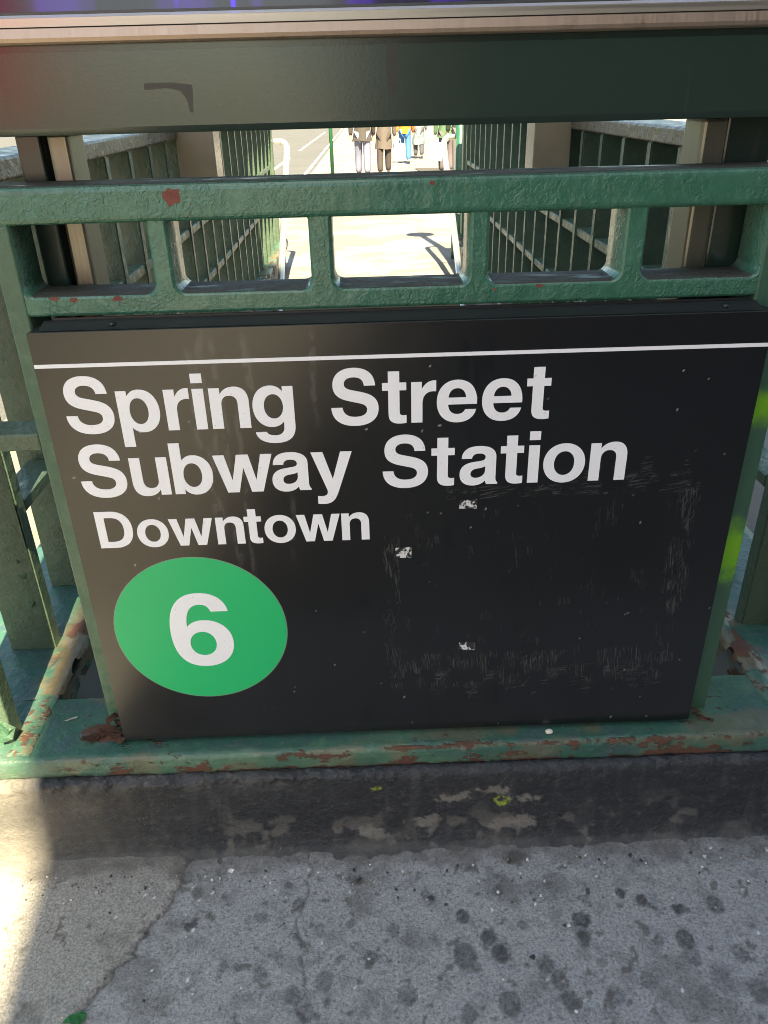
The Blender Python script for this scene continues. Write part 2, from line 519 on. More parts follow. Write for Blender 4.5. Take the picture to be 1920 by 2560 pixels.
# ================================================================== STAIRWELL
M['stair'] = simple('stair_concrete', (.20, .19, .17), .8, 0, .2, 12, .3)
M['well_wall'] = simple('stairwell_wall', (.14, .115, .085), .85, 0, .35, 14, .6)
st = empty('stairs', (0, STAIR_Y1, 0))
tag(st, 'concrete subway stairs going down towards the camera', kind='structure')
for q in range(15):
    y1 = STAIR_Y1 - .28*q; z1 = -.17*(q+1)
    if q == 0: pass
    box('step', -.60, .60, y1-.30, y1, z1-.17, z1, M['stair'], st, .008)
for nme, a in (('well_wall', (-.63, -.606, STAIR_Y0-.05, STAIR_Y1, -3.2, -.002)), ('well_wall', (.606, .63, STAIR_Y0-.05, STAIR_Y1, -3.2, -.002)),
               ('well_wall', (-.606, .606, STAIR_Y0-.05, STAIR_Y0-.002, -3.2, -.002)), ('well_floor', (-.606, .606, STAIR_Y0, .6, -3.2, -3.0))):
    box(nme, *a, M['well_wall'], st, 0)

# ================================================================== PLINTH (black painted concrete under the railing)
PLZ = .152
def plinth_mat():
    k = N('black_painted_plinth'); v = k.coord()
    f = k.noise(v, 7, 5); g = k.noise(v, 110, 5, .7); sp = k.noise(v, 380, 2)
    blk = k.mix(f, (.012, .013, .016), (.027, .028, .031))
    blk = k.mix(k.ramp(g, .52, .68, 0, .6), blk, (.070, .068, .065))
    blk = k.mix(k.ramp(k.noise(k.coord((60, 60, 6)), 1.0, 4), .5, .7, 0, .5), blk, (.06, .059, .057))
    con = k.mix(g, (.10, .092, .078), (.25, .228, .195))
    c = k.mix(k.attr('bare'), blk, con)
    c = k.mix(k.attr('dust'), c, k.mix(g, (.045, .042, .037), (.115, .107, .094)))
    c = k.mix(k.mth('MULTIPLY', k.attr('lime'), k.ramp(g, .35, .6)), c, (.30, .37, .04))
    c = k.mix(k.ramp(sp, .72, .78), c, (.45, .44, .42))
    k.set(Base_Color=c, Roughness=k.mth('SUBTRACT', k.ramp(k.attr('bare'), 0, 1, .48, .85), k.mth('MULTIPLY', k.attr('lip'), .2)))
    n1 = k.bump(k.noise(v, 95, 6, .7), .7, .005)
    k.bump(k.noise(v, 260, 4, .7), .8, .002, n1)
    return k.m
M['plinth'] = plinth_mat()
prof = [(-.026, .153), (-.034, .1535), (-.041, .150), (-.0455, .144), (-.047, .136), (-.048, .126), (-.050, .10), (-.053, .07), (-.057, .04), (-.0615, .024), (-.066, .013), (-.073, .0055), (-.086, .001), (-.100, -.012)]
pa = np.array(prof); seglen = np.r_[0, np.cumsum(np.hypot(*np.diff(pa, axis=0).T))]
tt = np.linspace(0, seglen[-1], 84)
py = np.interp(tt, seglen, pa[:, 0]); pz = np.interp(tt, seglen, pa[:, 1])
xs = np.linspace(-1.15, 1.15, 760)
Xp = np.repeat(xs[:, None], 84, 1); Zp = np.repeat(pz[None], 760, 0); Yp = np.repeat(py[None], 760, 0)
U = np.repeat(tt[None], 760, 0)
lump = (fbm(Xp*70, U*70, 61, 3)-.5)
lip = sstep(.042, .014, U)
leftlip = sstep(.05, -.15, Xp)
Yp = Yp - (lump*.010+.004*(vnoise(Xp*160, U*60, 68)-.5))*lip*(.45+1.2*leftlip) - .0030*(fbm(Xp*12, U*12, 62, 3)-.5)*2*(1-.3*lip) + .0012*(fbm(Xp*120, U*120, 66, 2)-.5)
Zp = Zp + lump*.003*lip + .006*(fbm(Xp*26, U*26, 67, 4)-.5)*sstep(.14, .18, U)
n5 = fbm(Xp*17, U*22, 63, 5)
lowmask = sstep(.05, .165, U)
cxp, _ = .0, 0
bare = .6*sstep(.63, .70, fbm(Xp*34, U*34, 71, 5)+.05*lowmask)*lowmask*sstep(.55, .35, np.abs(Xp-.08))
for gx, gu, rx, ru in ((.075, .072, .026, .010), (.130, .060, .018, .007), (.19, .076, .017, .010), (.02, .120, .020, .014), (-.06, .135, .022, .010), (.16, .125, .034, .009)):
    q = np.hypot((Xp-gx)/rx, (U-gu)/ru) + 3.2*(fbm(Xp*75, U*75, 77, 5, .6)-.5)
    bare = np.maximum(bare, .85*sstep(1.15, .80, q))
bare = np.maximum(bare, sstep(-.585, -.60, Xp))
dust = np.clip(sstep(.142, .172, U + .10*(fbm(Xp*26, U*26, 81, 5)-.5))*(.35+.65*fbm(Xp*40, U*60, 87, 4)) + .45*sstep(.46, .66, fbm(Xp*9, U*15, 83, 5))*sstep(-.05, -.35, Xp) + .6*sstep(-.36, -.60, Xp+.12*(n5-.5))*sstep(.03, .07, U), 0, 1)*.9
lime = sstep(1.05, .9, np.hypot((Xp-.152)/.014, (U-.082)/.008) + 1.3*(fbm(Xp*130, U*130, 91, 3)-.5))
lime = np.maximum(lime, sstep(1.05, .9, np.hypot((Xp+.055)/.008, (U-.045)/.005) + 1.3*(fbm(Xp*130, U*130, 92, 3)-.5)))
plinth = empty('entrance_plinth', (0, 0, 0))
tag(plinth, 'black painted concrete plinth with chipped patches under the green railing', 'curb')
sheet('front_face', np.stack([Xp, Yp, Zp], -1), M['plinth'], plinth, dict(bare=bare, dust=dust, lime=lime, lip=lip))
M['plinth_side'] = simple('plinth_concrete', (.20, .185, .155), .85, 0, .25, 10, .5)
box('core', -1.15, 1.15, -.026, STAIR_Y0-.006, -.02, .150, M['plinth_side'], plinth, 0)
for s in (-1, 1):
    x0, x1 = sorted((s*.632, s*.84))
    box('side_wall', x0, x1, STAIR_Y0-.004, SIDE_Y1, -.05, .150, M['plinth_side'], plinth, .006)
for x0, x1 in ((-1.15, -.84), (.84, 1.15)):
    box('corner_block', x0, x1, STAIR_Y0-.004, STAIR_Y0+.03, -.05, .149, M['plinth_side'], plinth, .004)

# ================================================================== END RAILING (green cast frame around the sign)
def base_mat():
    k = N('rusty_green_base'); v = k.coord()
    f = k.noise(v, 9, 5); g = k.noise(v, 130, 4, .65); f2 = k.noise(v, 26, 5)
    c = k.mix(f, (.020, .085, .064), (.050, .120, .080))
    c = k.mix(k.ramp(f2, .45, .66, 0, .8), c, (.042, .080, .080))
    c = k.mix(k.ramp(g, .52, .70, 0, .45), c, (.12, .17, .13))
    c = k.mix(k.mth('MULTIPLY', k.attr('worn'), k.ramp(f2, .3, .7, .3, .85)), c, k.mix(g, (.055, .15, .085), (.125, .20, .125)))
    rust = k.mix(g, (.050, .022, .016), (.135, .058, .034))
    rust = k.mix(k.ramp(f2, .55, .72, 0, .5), rust, (.19, .085, .035))
    c = k.mix(k.attr('stain'), c, k.mix(f2, (.13, .090, .050), (.19, .13, .07)))
    c = k.mix(k.attr('rust'), c, rust)
    k.set(Base_Color=c, Roughness=k.ramp(k.attr('rust'), 0, 1, .40, .85))
    n1 = k.bump(k.noise(v, 55, 4), .5, .005)
    n2 = k.bump(k.attr('rust'), .6, -.0035, n1)
    k.bump(g, .5, .0016, n2)
    return k.m
M['base'] = base_mat()
rail = empty('entrance_railing', (0, .05, .19))
tag(rail, 'green cast iron end railing with rusty base around the black station sign', 'railing')
PT = .190
bp = [(STAIR_Y0, PT-.010), (STAIR_Y0, PT), (.06, PT+.001), (0, PT), (-.020, PT-.0005), (-.0265, PT-.003), (-.0295, PT-.008), (-.031, PT-.018), (-.0315, PT-.030), (-.0305, .1535), (-.022, .1525)]
ba = np.array(bp); sl = np.r_[0, np.cumsum(np.hypot(*np.diff(ba, axis=0).T))]
tb = np.linspace(0, sl[-1], 88)
by = np.interp(tb, sl, ba[:, 0]); bz = np.interp(tb, sl, ba[:, 1])
nb = 760; xs = np.linspace(-1.15, 1.15, nb)
Xb = np.repeat(xs[:, None], 88, 1); Yb = np.repeat(by[None], nb, 0); Zb = np.repeat(bz[None], nb, 0); Ub = np.repeat(tb[None], nb, 0)
front = sstep(sl[4], sl[6], Ub)
topn = (fbm(Xb*40, Ub*40, 101, 4)-.5)
rr = fbm(Xb*30, Ub*62, 104, 6, .68)
edge = np.exp(-((Ub-sl[5])/.0045)**2); low = sstep(sl[8]-.002, sl[9], Ub)
rust = sstep(.56, .63, rr + .17*edge*(.20+.80*sstep(-.25, .1, Xb))+ .16*low - .13*(1-front) - .02*front)
rust = np.maximum(rust, sstep(1.1, .85, np.hypot((Xb-.43)/.045, (Ub-sl[7]-.012)/.009) + 1.8*(fbm(Xb*70, Ub*90, 111, 4)-.5)))
rust = np.maximum(rust, sstep(1.1, .85, np.hypot((Xb+.47)/.050, (Ub-sl[3]+.030)/.020) + 1.6*(fbm(Xb*60, Ub*60, 112, 4)-.5)))
worn = sstep(.50, .72, fbm(Xb*8, Ub*11, 115, 5) + .13*sstep(.35, .5, Xb)*(1-front) + .06*front)
stain = .45*sstep(.55, .68, fbm(Xb*11, Ub*16, 119, 5) + .10*edge + .06*front)
lft = 1-.8*sstep(-.53, -.57, Xb); rust = rust*lft; worn = worn*lft; stain = stain*lft
Yb = Yb - front*(topn*.004) ; Zb = Zb + (1-front)*topn*.0022
Yb = Yb + .0012*rust*front; Zb = Zb-.0010*rust*(1-front)
sheet('base_plate', np.stack([Xb, Yb, Zb], -1), M['base'], rail, dict(rust=rust, worn=worn, stain=stain))

# rolled lips running from the stairwell edge to the front of the base
for s_ in (-1, 1):
    ul, vl = np.meshgrid(np.linspace(0, 1, 70), np.linspace(0, math.pi, 16), indexing='ij')
    yl = -.018+(STAIR_Y0+.006+.018)*ul; nl = fbm(ul*9, vl*1.5, 510+s_, 4)-.5
    hgt = .0085*np.sin(np.clip(ul*5, 0, 1)*math.pi/2)
    Pl = np.stack([s_*(.625+.020*np.cos(vl))+nl*.004, yl, PT-.0012+(hgt+.004*nl)*np.sin(vl)], -1)
    sheet('base_lip', Pl, M['base'], rail, dict(rust=sstep(.60, .68, fbm(ul*14, vl*2.2, 530+s_, 5)), worn=.35+.5*fbm(ul*7, vl*2, 520+s_, 4), stain=.6*sstep(.50, .66, fbm(ul*10, vl*2, 525+s_, 4))))
YF = .035; RD = .068
o = box('top_rail', -.80, .80, YF-.004, YF+RD+.004, .9815, 1.0240, M['green_rail'], rail, .008, 4)
def opening(x0, x1, r=.012, z0=.8985, z1=.9835):
    rt_ = .005
    q = [i*math.pi/2/6 for i in range(7)]
    return [(x0+r-r*math.cos(a), z0+r-r*math.sin(a)) for a in q] + [(x1-r+r*math.sin(a), z0+r-r*math.cos(a)) for a in q] \
        + [(x1-rt_+rt_*math.cos(a), z1-rt_+rt_*math.sin(a)) for a in q] + [(x0+rt_-rt_*math.sin(a), z1-rt_+rt_*math.cos(a)) for a in q]
edges_x = [-.4635, (-.3024, -.2775), (-.1105, -.0829), (.0832, .1070), (.2708, .2978), .4450]
xl = [edges_x[0]+.001]+[m[1] for m in edges_x[1:5]]; xr = [m[0] for m in edges_x[1:5]]+[edges_x[5]-.001]
extrude_curve('cast_frame', [[(-.482, .8735), (.470, .8735), (.470, .9900), (-.482, .9900)]] + [opening(a, b) for a, b in zip(xl, xr)], M['green_rail'], rail, YF+.004, RD-.008, .004)
for x0, x1 in ((-.4895, -.4635), (.4450, .5000)):
    box('post', x0, x1, YF-.0012, YF+RD+.001, PT-.004, .9825, M['green_post'], rail, .003, 3)
# spray of lime paint on the right post: thin raised paint films
# cross rails either side, out to the corner posts
for s in (-1, 1):
    x0, x1 = sorted((s*(.492 if s < 0 else .5025), s*.79))
    box('cross_rail', x0, x1, YF+.008, YF+.062, .690, .716, M['green_fin'], rail, .004, 3)
    x0, x1 = sorted((s*.640, s*.745))
    box('corner_post', x0, x1, .012, .046, PT-.004, .983, M['green_fin'], rail, .003, 3)

# ================================================================== SIDE RAILINGS
M['fin_lip'] = M['base']
FY = [.28+.215*k for k in range(22)]
def side_railing(s, label):
    R = empty('side_railing', (s*.70, .1, .19))
    tag(R, label, 'railing', 'side railings of the stairwell')
    X_ = lambda a, b: sorted((s*a, s*b))
    bm = bmesh.new(); bm_box(bm, -.035, .050, -.016, .016, .186-.19, .992-.19)
    bmesh.ops.bevel(bm, geom=list(bm.edges), offset=.003, segments=2, affect='EDGES')
    me = bpy.data.meshes.new('fin'); bm.to_mesh(me); bm.free(); me.materials.append(M['green_fin'])
    for k, y in enumerate(FY):
        o = bpy.data.objects.new('fin', me)
        COL.objects.link(o); o.parent = R
        o.scale = (s, 1, 1)
        o.location = (s*.695-R.location.x, y+random.uniform(-.006, .006)-R.location.y, 0)
        o.rotation_euler = (0, 0, random.uniform(-.02, .02))
    for z0, z1 in ((.464, .490), (.676, .703)):
        for k in range(len(FY)-1):
            pass
        x0, x1 = X_(.664, .722)
        ys = [.12]+FY
        for a, b in zip(ys, ys[1:]):
            if 1.80 < b < 2.08 or 1.80 < a < 2.08:
                a2, b2 = a+.020, b-.020
            else:
                a2, b2 = a+.020, b-.020
            if a == .12: a2 = .062
            if s < 0 and (a < .2 or (z0 > .6 and a < .4)): continue
            box('rail_bar', x0, x1, a2, b2, z0, z1, M['green_fin'], R, .003, 1)
    x0, x1 = X_(.648, .775)
    box('top_rail', x0, x1, .104, 4.98, .993, 1.031, M['rail_side'], R, .006, 3)
    # wide beige pilaster and end post
    x0, x1 = X_(.530, .652)
    box('pilaster', x0, x1, 1.90, 1.912, .80, 1.10, M['beige'], R, .002)
    x0, x1 = X_(.534, .640)
    box('bracket', x0, x1, 1.9125, 2.06, .80, 1.095, M['green_dark'], R, .003)
    x0, x1 = X_(.655, .735)
    box('end_post', x0, x1, 4.93, 5.01, .186, .992, M['green_fin'], R, .004)
    # rusty base plate with a rolled inner lip
    nbx = 46; ny_ = 700
    pr = np.array([(.606, .140), (.6055, .165), (.606, .180), (.611, .190), (.620, .1945), (.632, .1945), (.642, .1905), (.655, .1885), (.84, .1885), (.842, .152)])
    sl_ = np.r_[0, np.cumsum(np.hypot(*np.diff(pr, axis=0).T))]
    t_ = np.concatenate([np.linspace(0, sl_[7], 34, endpoint=False), np.linspace(sl_[7], sl_[-1], 12)])
    px_ = np.interp(t_, sl_, pr[:, 0]); pz_ = np.interp(t_, sl_, pr[:, 1])
    ysr = np.concatenate([np.linspace(STAIR_Y0+.002, 1.2, 420), np.linspace(1.2, SIDE_Y1, 281)[1:]])
    Yg = np.repeat(ysr[:, None], nbx, 1); Xg = np.repeat(px_[None], ny_, 0)*s; Zg = np.repeat(pz_[None], ny_, 0); Ug = np.repeat(t_[None], ny_, 0)
    sd = 200 if s < 0 else 300
    nz = fbm(Yg*45, Ug*45, sd, 4)-.5
    Zg = Zg + nz*.005*sstep(sl_[-2], sl_[5], Ug); Xg = Xg + s*(fbm(Yg*30, Ug*30, sd+3, 3)-.5)*.004*sstep(sl_[8], sl_[7], Ug)
    e1 = sstep(sl_[3], sl_[1], Ug)
    rs = sstep(.55, .60, fbm(Yg*22, Ug*40, sd+5, 5)+.12*e1)
    wn_ = sstep(.40, .62, fbm(Yg*9, Ug*14, sd+8, 5)+.12*sstep(sl_[7], sl_[5], Ug)*sstep(sl_[2], sl_[4], Ug))
    stn = .8*sstep(.50, .62, fbm(Yg*14, Ug*22, sd+11, 5)+.04)
    keep = None
    hol = fbm(Yg*32, Ug*26, sd+15, 3) + .13*e1
    keep = ~((hol[:-1, :-1] > .70) & (Ug[:-1, :-1] < sl_[3]))
    lipm = sstep(sl_[7]+.012, sl_[6], Ug); rs = rs*lipm; wn_ = wn_*lipm; stn = stn*lipm
    pp = np.stack([Xg, Yg, Zg], -1)
    sheet('base_plate', pp if s > 0 else pp, M['base'], R, dict(rust=rs, worn=wn_, stain=stn), keep)
    return R
M['rail_side'] = green_paint('warm_lit_rail_paint', (.085, .066, .048), (.125, .100, .072), .30, 90, .7, 0)  # brown instead of green: warm light on the inner faces painted into the base
M['beige'] = simple('beige_pilaster', (.23, .185, .125), .6, 0, .4, 7, .3)
side_railing(-1, 'left side railing of green upright fins leading away to the street')
side_railing(1, 'right side railing of green upright fins leading away to the street')

# pipe handrails
def handrail(s, xh, label):
    H = empty('handrail', (s*xh, 5.2, 0))
    tag(H, label, 'handrail', 'stair handrails')
    yt, zt = 5.15, .78
    pts = [(s*(xh+.10), yt+.10, zt+.045), (s*(xh+.045), yt+.10, zt+.045)]
    pts += [(s*(xh+.045-.045*math.sin(a)), yt+.10-.07*(1-math.cos(a)), zt+.045-.05*(1-math.cos(a))) for a in np.linspace(.3, math.pi/2, 5)]
    y0, z0 = pts[-1][1], pts[-1][2]
    pts += [(s*xh, y0-q, z0-.60*q) for q in (.1, 1.0, 2.0, 3.0, 4.0, 4.6)]
    tube_obj('pipe', pts, .021, M['pipe'], H, 14)
    for q in (.5, 2.0, 3.5):
        tube_obj('bracket', [(s*xh, y0-q, z0-.6*q-.02), (s*xh, y0-q, z0-.6*q-.07), (s*.61, y0-q, z0-.6*q-.10)], .008, M['pipe'], H, 8)
handrail(-1, .575, 'pale steel pipe handrail at the left edge of the stair opening')
handrail(1, .545, 'pale steel pipe handrail at the right edge of the stair opening')

# globe lamp
M['globe'] = simple('milk_glass', (.75, .76, .70), .3)
M['green_lamp'] = green_paint('green_lamp_paint', (.012, .07, .035), (.02, .09, .045), .35, 90, .2, 0)
LP = empty('globe_lamp', (.665, 5.20, 0))
tag(LP, 'slim green lamp post at the right end of the stair railing', 'street lamp')
tube_obj('pole', [(.665, 5.20, -.02), (.665, 5.20, .25), (.665, 5.20, .27), (.665, 5.20, 1.95)], [.055, .055, .034, .032], M['green_lamp'], LP, 16)
bm = bmesh.new(); bmesh.ops.create_uvsphere(bm, u_segments=24, v_segments=14, radius=.135); bmesh.ops.translate(bm, verts=bm.verts, vec=(.665, 5.20, 2.07))
from_bm('globe', bm, M['globe'], LP, True)
tube_obj('collar', [(.665, 5.20, 1.93), (.665, 5.20, 1.96), (.665, 5.20, 1.985)], [.05, .075, .07], M['green_lamp'], LP, 16)

# ================================================================== STATION SIGN
def panel_mat():
    k = N('sign_panel_black'); v = k.coord()
    lv = k.coord((6, 6, 120)); f = k.noise(lv, 1, 3)
    g = k.noise(v, 6, 4)
    c = k.mix(g, (.0040, .0041, .0044), (.0060, .0060, .0062))
    def streak(rot, a, b):
        mp = k.n('ShaderNodeMapping'); k.put(mp.inputs['Vector'], k.coord()); mp.inputs['Rotation'].default_value = (0, rot, 0)
        m2 = k.n('ShaderNodeMapping'); k.put(m2.inputs['Vector'], mp.outputs[0]); m2.inputs['Scale'].default_value = (a, 1, b)
        return k.noise(m2.outputs[0], 1, 4, .62, .4)
    h1 = k.mth('MAXIMUM', k.ramp(streak(.12, 28, 420), .50, .66), k.ramp(streak(.9, 40, 420), .55, .70))
    h2 = k.mth('MAXIMUM', k.ramp(streak(.10, 480, 30), .50, .66), k.ramp(streak(-.35, 420, 45), .56, .70))
    sc = k.mth('MAXIMUM', k.mth('MULTIPLY', k.attr('scuff'), h1), k.mth('MULTIPLY', k.attr('scuffv'), h2))
    c = k.mix(k.mth('MULTIPLY', sc, .42), c, (.125, .122, .115))
    c = k.mix(k.attr('speck'), c, (.60, .59, .56))
    c = k.mix(k.mth('MULTIPLY', k.attr('film'), .16), c, (.20, .19, .18))
    r = k.ramp(g, .3, .7, .21, .25)
    r = k.mth('SUBTRACT', r, k.mth('MULTIPLY', k.attr('drip'), .10))
    r = k.mth('ADD', r, k.mth('MULTIPLY', sc, .3))
    k.set(Base_Color=c, Roughness=r)
    k.p.inputs['Specular IOR Level'].default_value = .8
    k.bump(f, .03, .001)
    return k.m
M['panel'] = panel_mat()
M['sign_body'] = simple('sign_edge_black', (.016, .017, .018), .38)
def white_mat(name):
    k = N(name); v = k.coord()
    f = k.noise(v, 18, 4); sp = k.noise(v, 260, 2, .5)
    c = k.mix(f, (.76, .77, .80), (.84, .85, .88))
    c = k.mix(k.ramp(sp, .70, .76, 0, .6), c, (.30, .28, .25))
    k.set(Base_Color=c, Roughness=.45)
    return k.m
M['vinyl_white'] = white_mat('white_vinyl')
def disc_mat():
    k = N('route_green_vinyl'); v = k.coord()
    c = k.mix(k.noise(v, 7, 3), (.008, .42, .135), (.012, .46, .155))
    c = k.mix(k.ramp(k.noise(v, 420, 2, .5), .72, .78, 0, .7), c, (.02, .12, .05))
    k.set(Base_Color=c, Roughness=.40)
    return k.m
M['vinyl_green'] = disc_mat()

SX, SZ = -.4575, .200
W, H = .915, .663
sign = empty('station_sign', (0, .016, SZ))
tag(sign, 'black subway station sign reading Spring Street Subway Station Downtown 6', 'sign')
nxs, nzs = 458, 332
Xs, Zs = np.meshgrid(np.linspace(0, W*1000, nxs), np.linspace(0, H*1000, nzs), indexing='ij')   # millimetres on the face
n1 = fbm(Xs/9, Zs/9, 301, 4); n2 = fbm(Xs/40, Zs/40, 305, 4)
def band(x0, x1, z0, z1, soft, seed, thr=.47):
    m = sstep(x0-soft, x0+soft*.3, Xs)*sstep(x1+soft, x1-soft*.3, Xs)*sstep(z0-soft, z0+soft*.2, Zs)*sstep(z1+soft, z1-soft*.2, Zs)
    return m*sstep(thr-.05, thr+.14, fbm(Xs/14, Zs/22, seed, 4))
scuff = np.zeros_like(Xs); scuffv = np.zeros_like(Xs)
scuff = np.maximum(scuff, .9*band(515, 860, 419, 434, 4, 311, .42)*sstep(417, 418, Zs))
scuff = np.maximum(scuff, .9*band(690, 850, 417, 465, 12, 312, .50)*sstep(417, 418, Zs))
scuff = np.maximum(scuff, .9*band(500, 850, 70, 120, 14, 314, .52))
scuffv = np.maximum(scuffv, 1.0*band(836, 866, 125, 420, 7, 313, .42))
scuffv = np.maximum(scuffv, .95*band(440, 850, 92, 152, 12, 317, .46)*sstep(153, 151.5, Zs))
scuffv = np.maximum(scuffv, .9*band(426, 446, 110, 365, 5, 315, .40))
scuffv = np.maximum(scuffv, .35*band(455, 820, 160, 400, 25, 318, .60))
speck = np.zeros_like(Xs)
rs_ = np.random.RandomState(11)
for q in range(80):
    gx = W*1000*rs_.beta(1.4, 1); gz_ = H*1000*rs_.beta(1, 1.3); r = rs_.uniform(.7, 1.4); a_ = rs_.uniform(.6, 1.6)
    x_a, x_b = int(max(0, (gx-8)/2)), int(min(nxs, (gx+8)/2+1)); z_a, z_b = int(max(0, (gz_-8)/2)), int(min(nzs, (gz_+8)/2+1))
    sl2 = (slice(x_a, x_b), slice(z_a, z_b))
    speck[sl2] = np.maximum(speck[sl2], rs_.uniform(.10, .7)*sstep(r*1.3, r*.5, np.hypot((Xs[sl2]-gx)*a_, (Zs[sl2]-gz_)/a_)))
drip = np.zeros_like(Xs)
for gx, za, zb, w_ in ((535, 540, 640, 9), (548, 455, 620, 5), (560, 600, 640, 16), (520, 260, 385, 9), (512, 60, 300, 6), (395, 60, 270, 8), (400, 170, 260, 12), (440, 30, 190, 6), (250, 20, 160, 7), (330, 30, 190, 6), (470, 15, 60, 40), (405, 15, 55, 45), (600, 40, 300, 5)):
    cx_ = gx+14*(fbm(Zs/50, Zs*0, 320+gx, 3)-.5)
    drip = np.maximum(drip, sstep(w_, w_*.4, np.abs(Xs-cx_))*sstep(za-15, za+15, Zs)*sstep(zb+15, zb-15, Zs)*sstep(.38, .52, fbm(Xs/8, Zs/25, 340+gx, 3)))
film = np.zeros_like(Xs)
for gx, za, zb, w_ in ((205, 380, 660, 12), (222, 330, 650, 7), (190, 470, 640, 6), (265, 560, 655, 8), (345, 540, 655, 6), (240, 300, 560, 5), (300, 340, 430, 5)):
    cx_ = gx+12*(fbm(Zs/45, Zs*0, 420+gx, 3)-.5)
    film = np.maximum(film, sstep(w_, w_*.3, np.abs(Xs-cx_))*sstep(za-25, za+25, Zs)*sstep(zb+15, zb-15, Zs)*sstep(.34, .6, fbm(Xs/7, Zs/16, 440+gx, 4)))
Ps = np.stack([SX+Xs/1000, np.zeros_like(Xs)-.0004, SZ+Zs/1000], -1)
sheet('panel', Ps, M['panel'], sign, dict(scuff=scuff, scuffv=scuffv, speck=speck, drip=drip, film=film))
box('box', SX, SX+W, 0, .032, SZ, SZ+H, M['sign_body'], sign, .0012, 1)
# stepped top flange behind the face
prism('top_flange', [(.006, SZ+H+.0005), (.030, SZ+H+.0065), (.0335, SZ+H+.0065), (.0335, SZ+H+.0005)], 'x', SX+.012, SX+W-.012, M['sign_body'], sign)
prism('rear_flange', [(.0345, SZ+H-.01), (.0345, SZ+H+.009), (.038, SZ+H+.009), (.038, SZ+H-.01)], 'x', SX+.022, SX+W-.022, M['sign_body'], sign)
for x in (SX+.10, SX+W-.055):
    tube_obj('screw', [(x, .018, SZ+H+.002), (x, .0175, SZ+H+.0062)], .0045, M['sign_body'], sign, 10)
box('stripe', SX+.0005, SX+W-.0005, -.0009, -.0001, SZ+.6190, SZ+.6238, M['vinyl_white'], sign, 0)

def bez(path):
    """path: list of points; a tuple of 2 = line point, tuple of 6 = cubic"""
    out = []; cur = None
    for s in path:
        if len(s) == 2:
            out.append(s); cur = s
        else:
            x1, y1, x2, y2, x3, y3 = s; x0, y0 = cur
            for i in range(1, 11):
                t = i/10; u = 1-t
                out.append((u**3*x0+3*u*u*t*x1+3*u*t*t*x2+t**3*x3, u**3*y0+3*u*u*t*y1+3*u*t*t*y2+t**3*y3))
            cur = (x3, y3)
    if math.hypot(out[0][0]-out[-1][0], out[0][1]-out[-1][1]) < .5: out.pop()
    return out
def ell(cx, cy, rx, ry, k=.58):
    return bez([(cx, cy-ry), (cx+k*rx, cy-ry, cx+rx, cy-k*ry, cx+rx, cy), (cx+rx, cy+k*ry, cx+k*rx, cy+ry, cx, cy+ry),
                (cx-k*rx, cy+ry, cx-rx, cy+k*ry, cx-rx, cy), (cx-rx, cy-k*ry, cx-k*rx, cy-ry, cx, cy-ry)])
G = {}
G['S'] = [bez([(593,506),(588,655,490,737,328,737),(165,737,68,650,68,515),(68,405,130,345,262,312),(390,280),(455,264,485,240,485,195),(485,135,430,102,338,102),(240,102,186,145,180,228),(39,228),(42,70,150,-19,335,-19),(520,-19,629,68,629,212),(629,325,565,390,420,425),(305,452),(235,469,209,490,209,532),(209,585,255,617,325,617),(405,617,450,580,454,506)])]
G['p'] = [bez([(64,-207),(204,-207),(204,52),(240,5,285,-14,340,-14),(478,-14,574,100,574,263),(574,430,482,546,345,546),(285,546,230,520,196,462),(196,532),(64,532)]), ell(319,266,115,170)]
G['b'] = [bez([(61,718),(201,718),(201,478),(237,525,285,546,342,546),(482,546,578,432,578,268),(578,102,484,-14,347,-14),(282,-14,228,12,193,68),(193,0),(61,0)]), ell(319,266,119,170)]
G['r'] = [bez([(64,0),(204,0),(204,250),(204,355,255,408,340,408),(355,408,364,407,373,405),(373,546),(300,552,235,520,196,436),(196,532),(64,532)])]
G['i'] = [[(69,0),(209,0),(209,532),(69,532)], [(69,605),(209,605),(209,725),(69,725)]]
G['n'] = [bez([(65,0),(205,0),(205,310),(205,388,246,432,308,432),(374,432,406,392,406,318),(406,0),(546,0),(546,345),(546,478,484,546,372,546),(298,546,236,514,198,452),(198,532),(65,532)])]
G['u'] = [[(611-x, 532-y) for x, y in G['n'][0]]]
G['g'] = [bez([(553,532),(421,532),(421,464),(387,520,332,546,270,546),(136,546,40,432,40,272),(40,118,132,2,265,2),(328,2,380,26,413,72),(413,10),(413,-72,372,-112,296,-112),(232,-112,196,-94,187,-62),(49,-62),(58,-162,150,-217,296,-217),(468,-217,553,-140,553,18)]), ell(299,274,118,160)]
G['t'] = [bez([(84,432),(10,432),(10,532),(84,532),(84,676),(224,676),(224,532),(309,532),(309,432),(224,432),(224,152),(224,114,240,103,275,103),(289,103,299,104,309,106),(309,2),(280,-4,255,-6,222,-6),(130,-6,84,35,84,118)])]
G['e'] = [bez([(526,226),(165,226),(169,145,213,97,283,97),(330,97,362,118,380,158),(518,158),(492,45,405,-14,280,-14),(120,-14,23,95,23,262),(23,435,125,546,278,546),(438,546,534,432,526,226)]), bez([(168,316),(388,316),(380,392,340,437,278,437),(215,437,176,392,168,316)])]
G['a'] = [bez([(527,0),(381,0),(373,15,368,32,366,55),(325,8,270,-14,205,-14),(95,-14,29,50,29,148),(29,250,90,305,205,322),(290,334),(342,341,362,355,362,387),(362,422,330,442,277,442),(222,442,192,420,186,372),(52,372),(58,490,135,546,280,546),(420,546,500,490,500,390),(500,108),(500,65,505,40,527,22)]), bez([(362,262),(345,249,325,242,285,235),(245,228),(195,219,171,192,171,152),(171,115,200,95,242,95),(310,95,362,138,362,205)])]
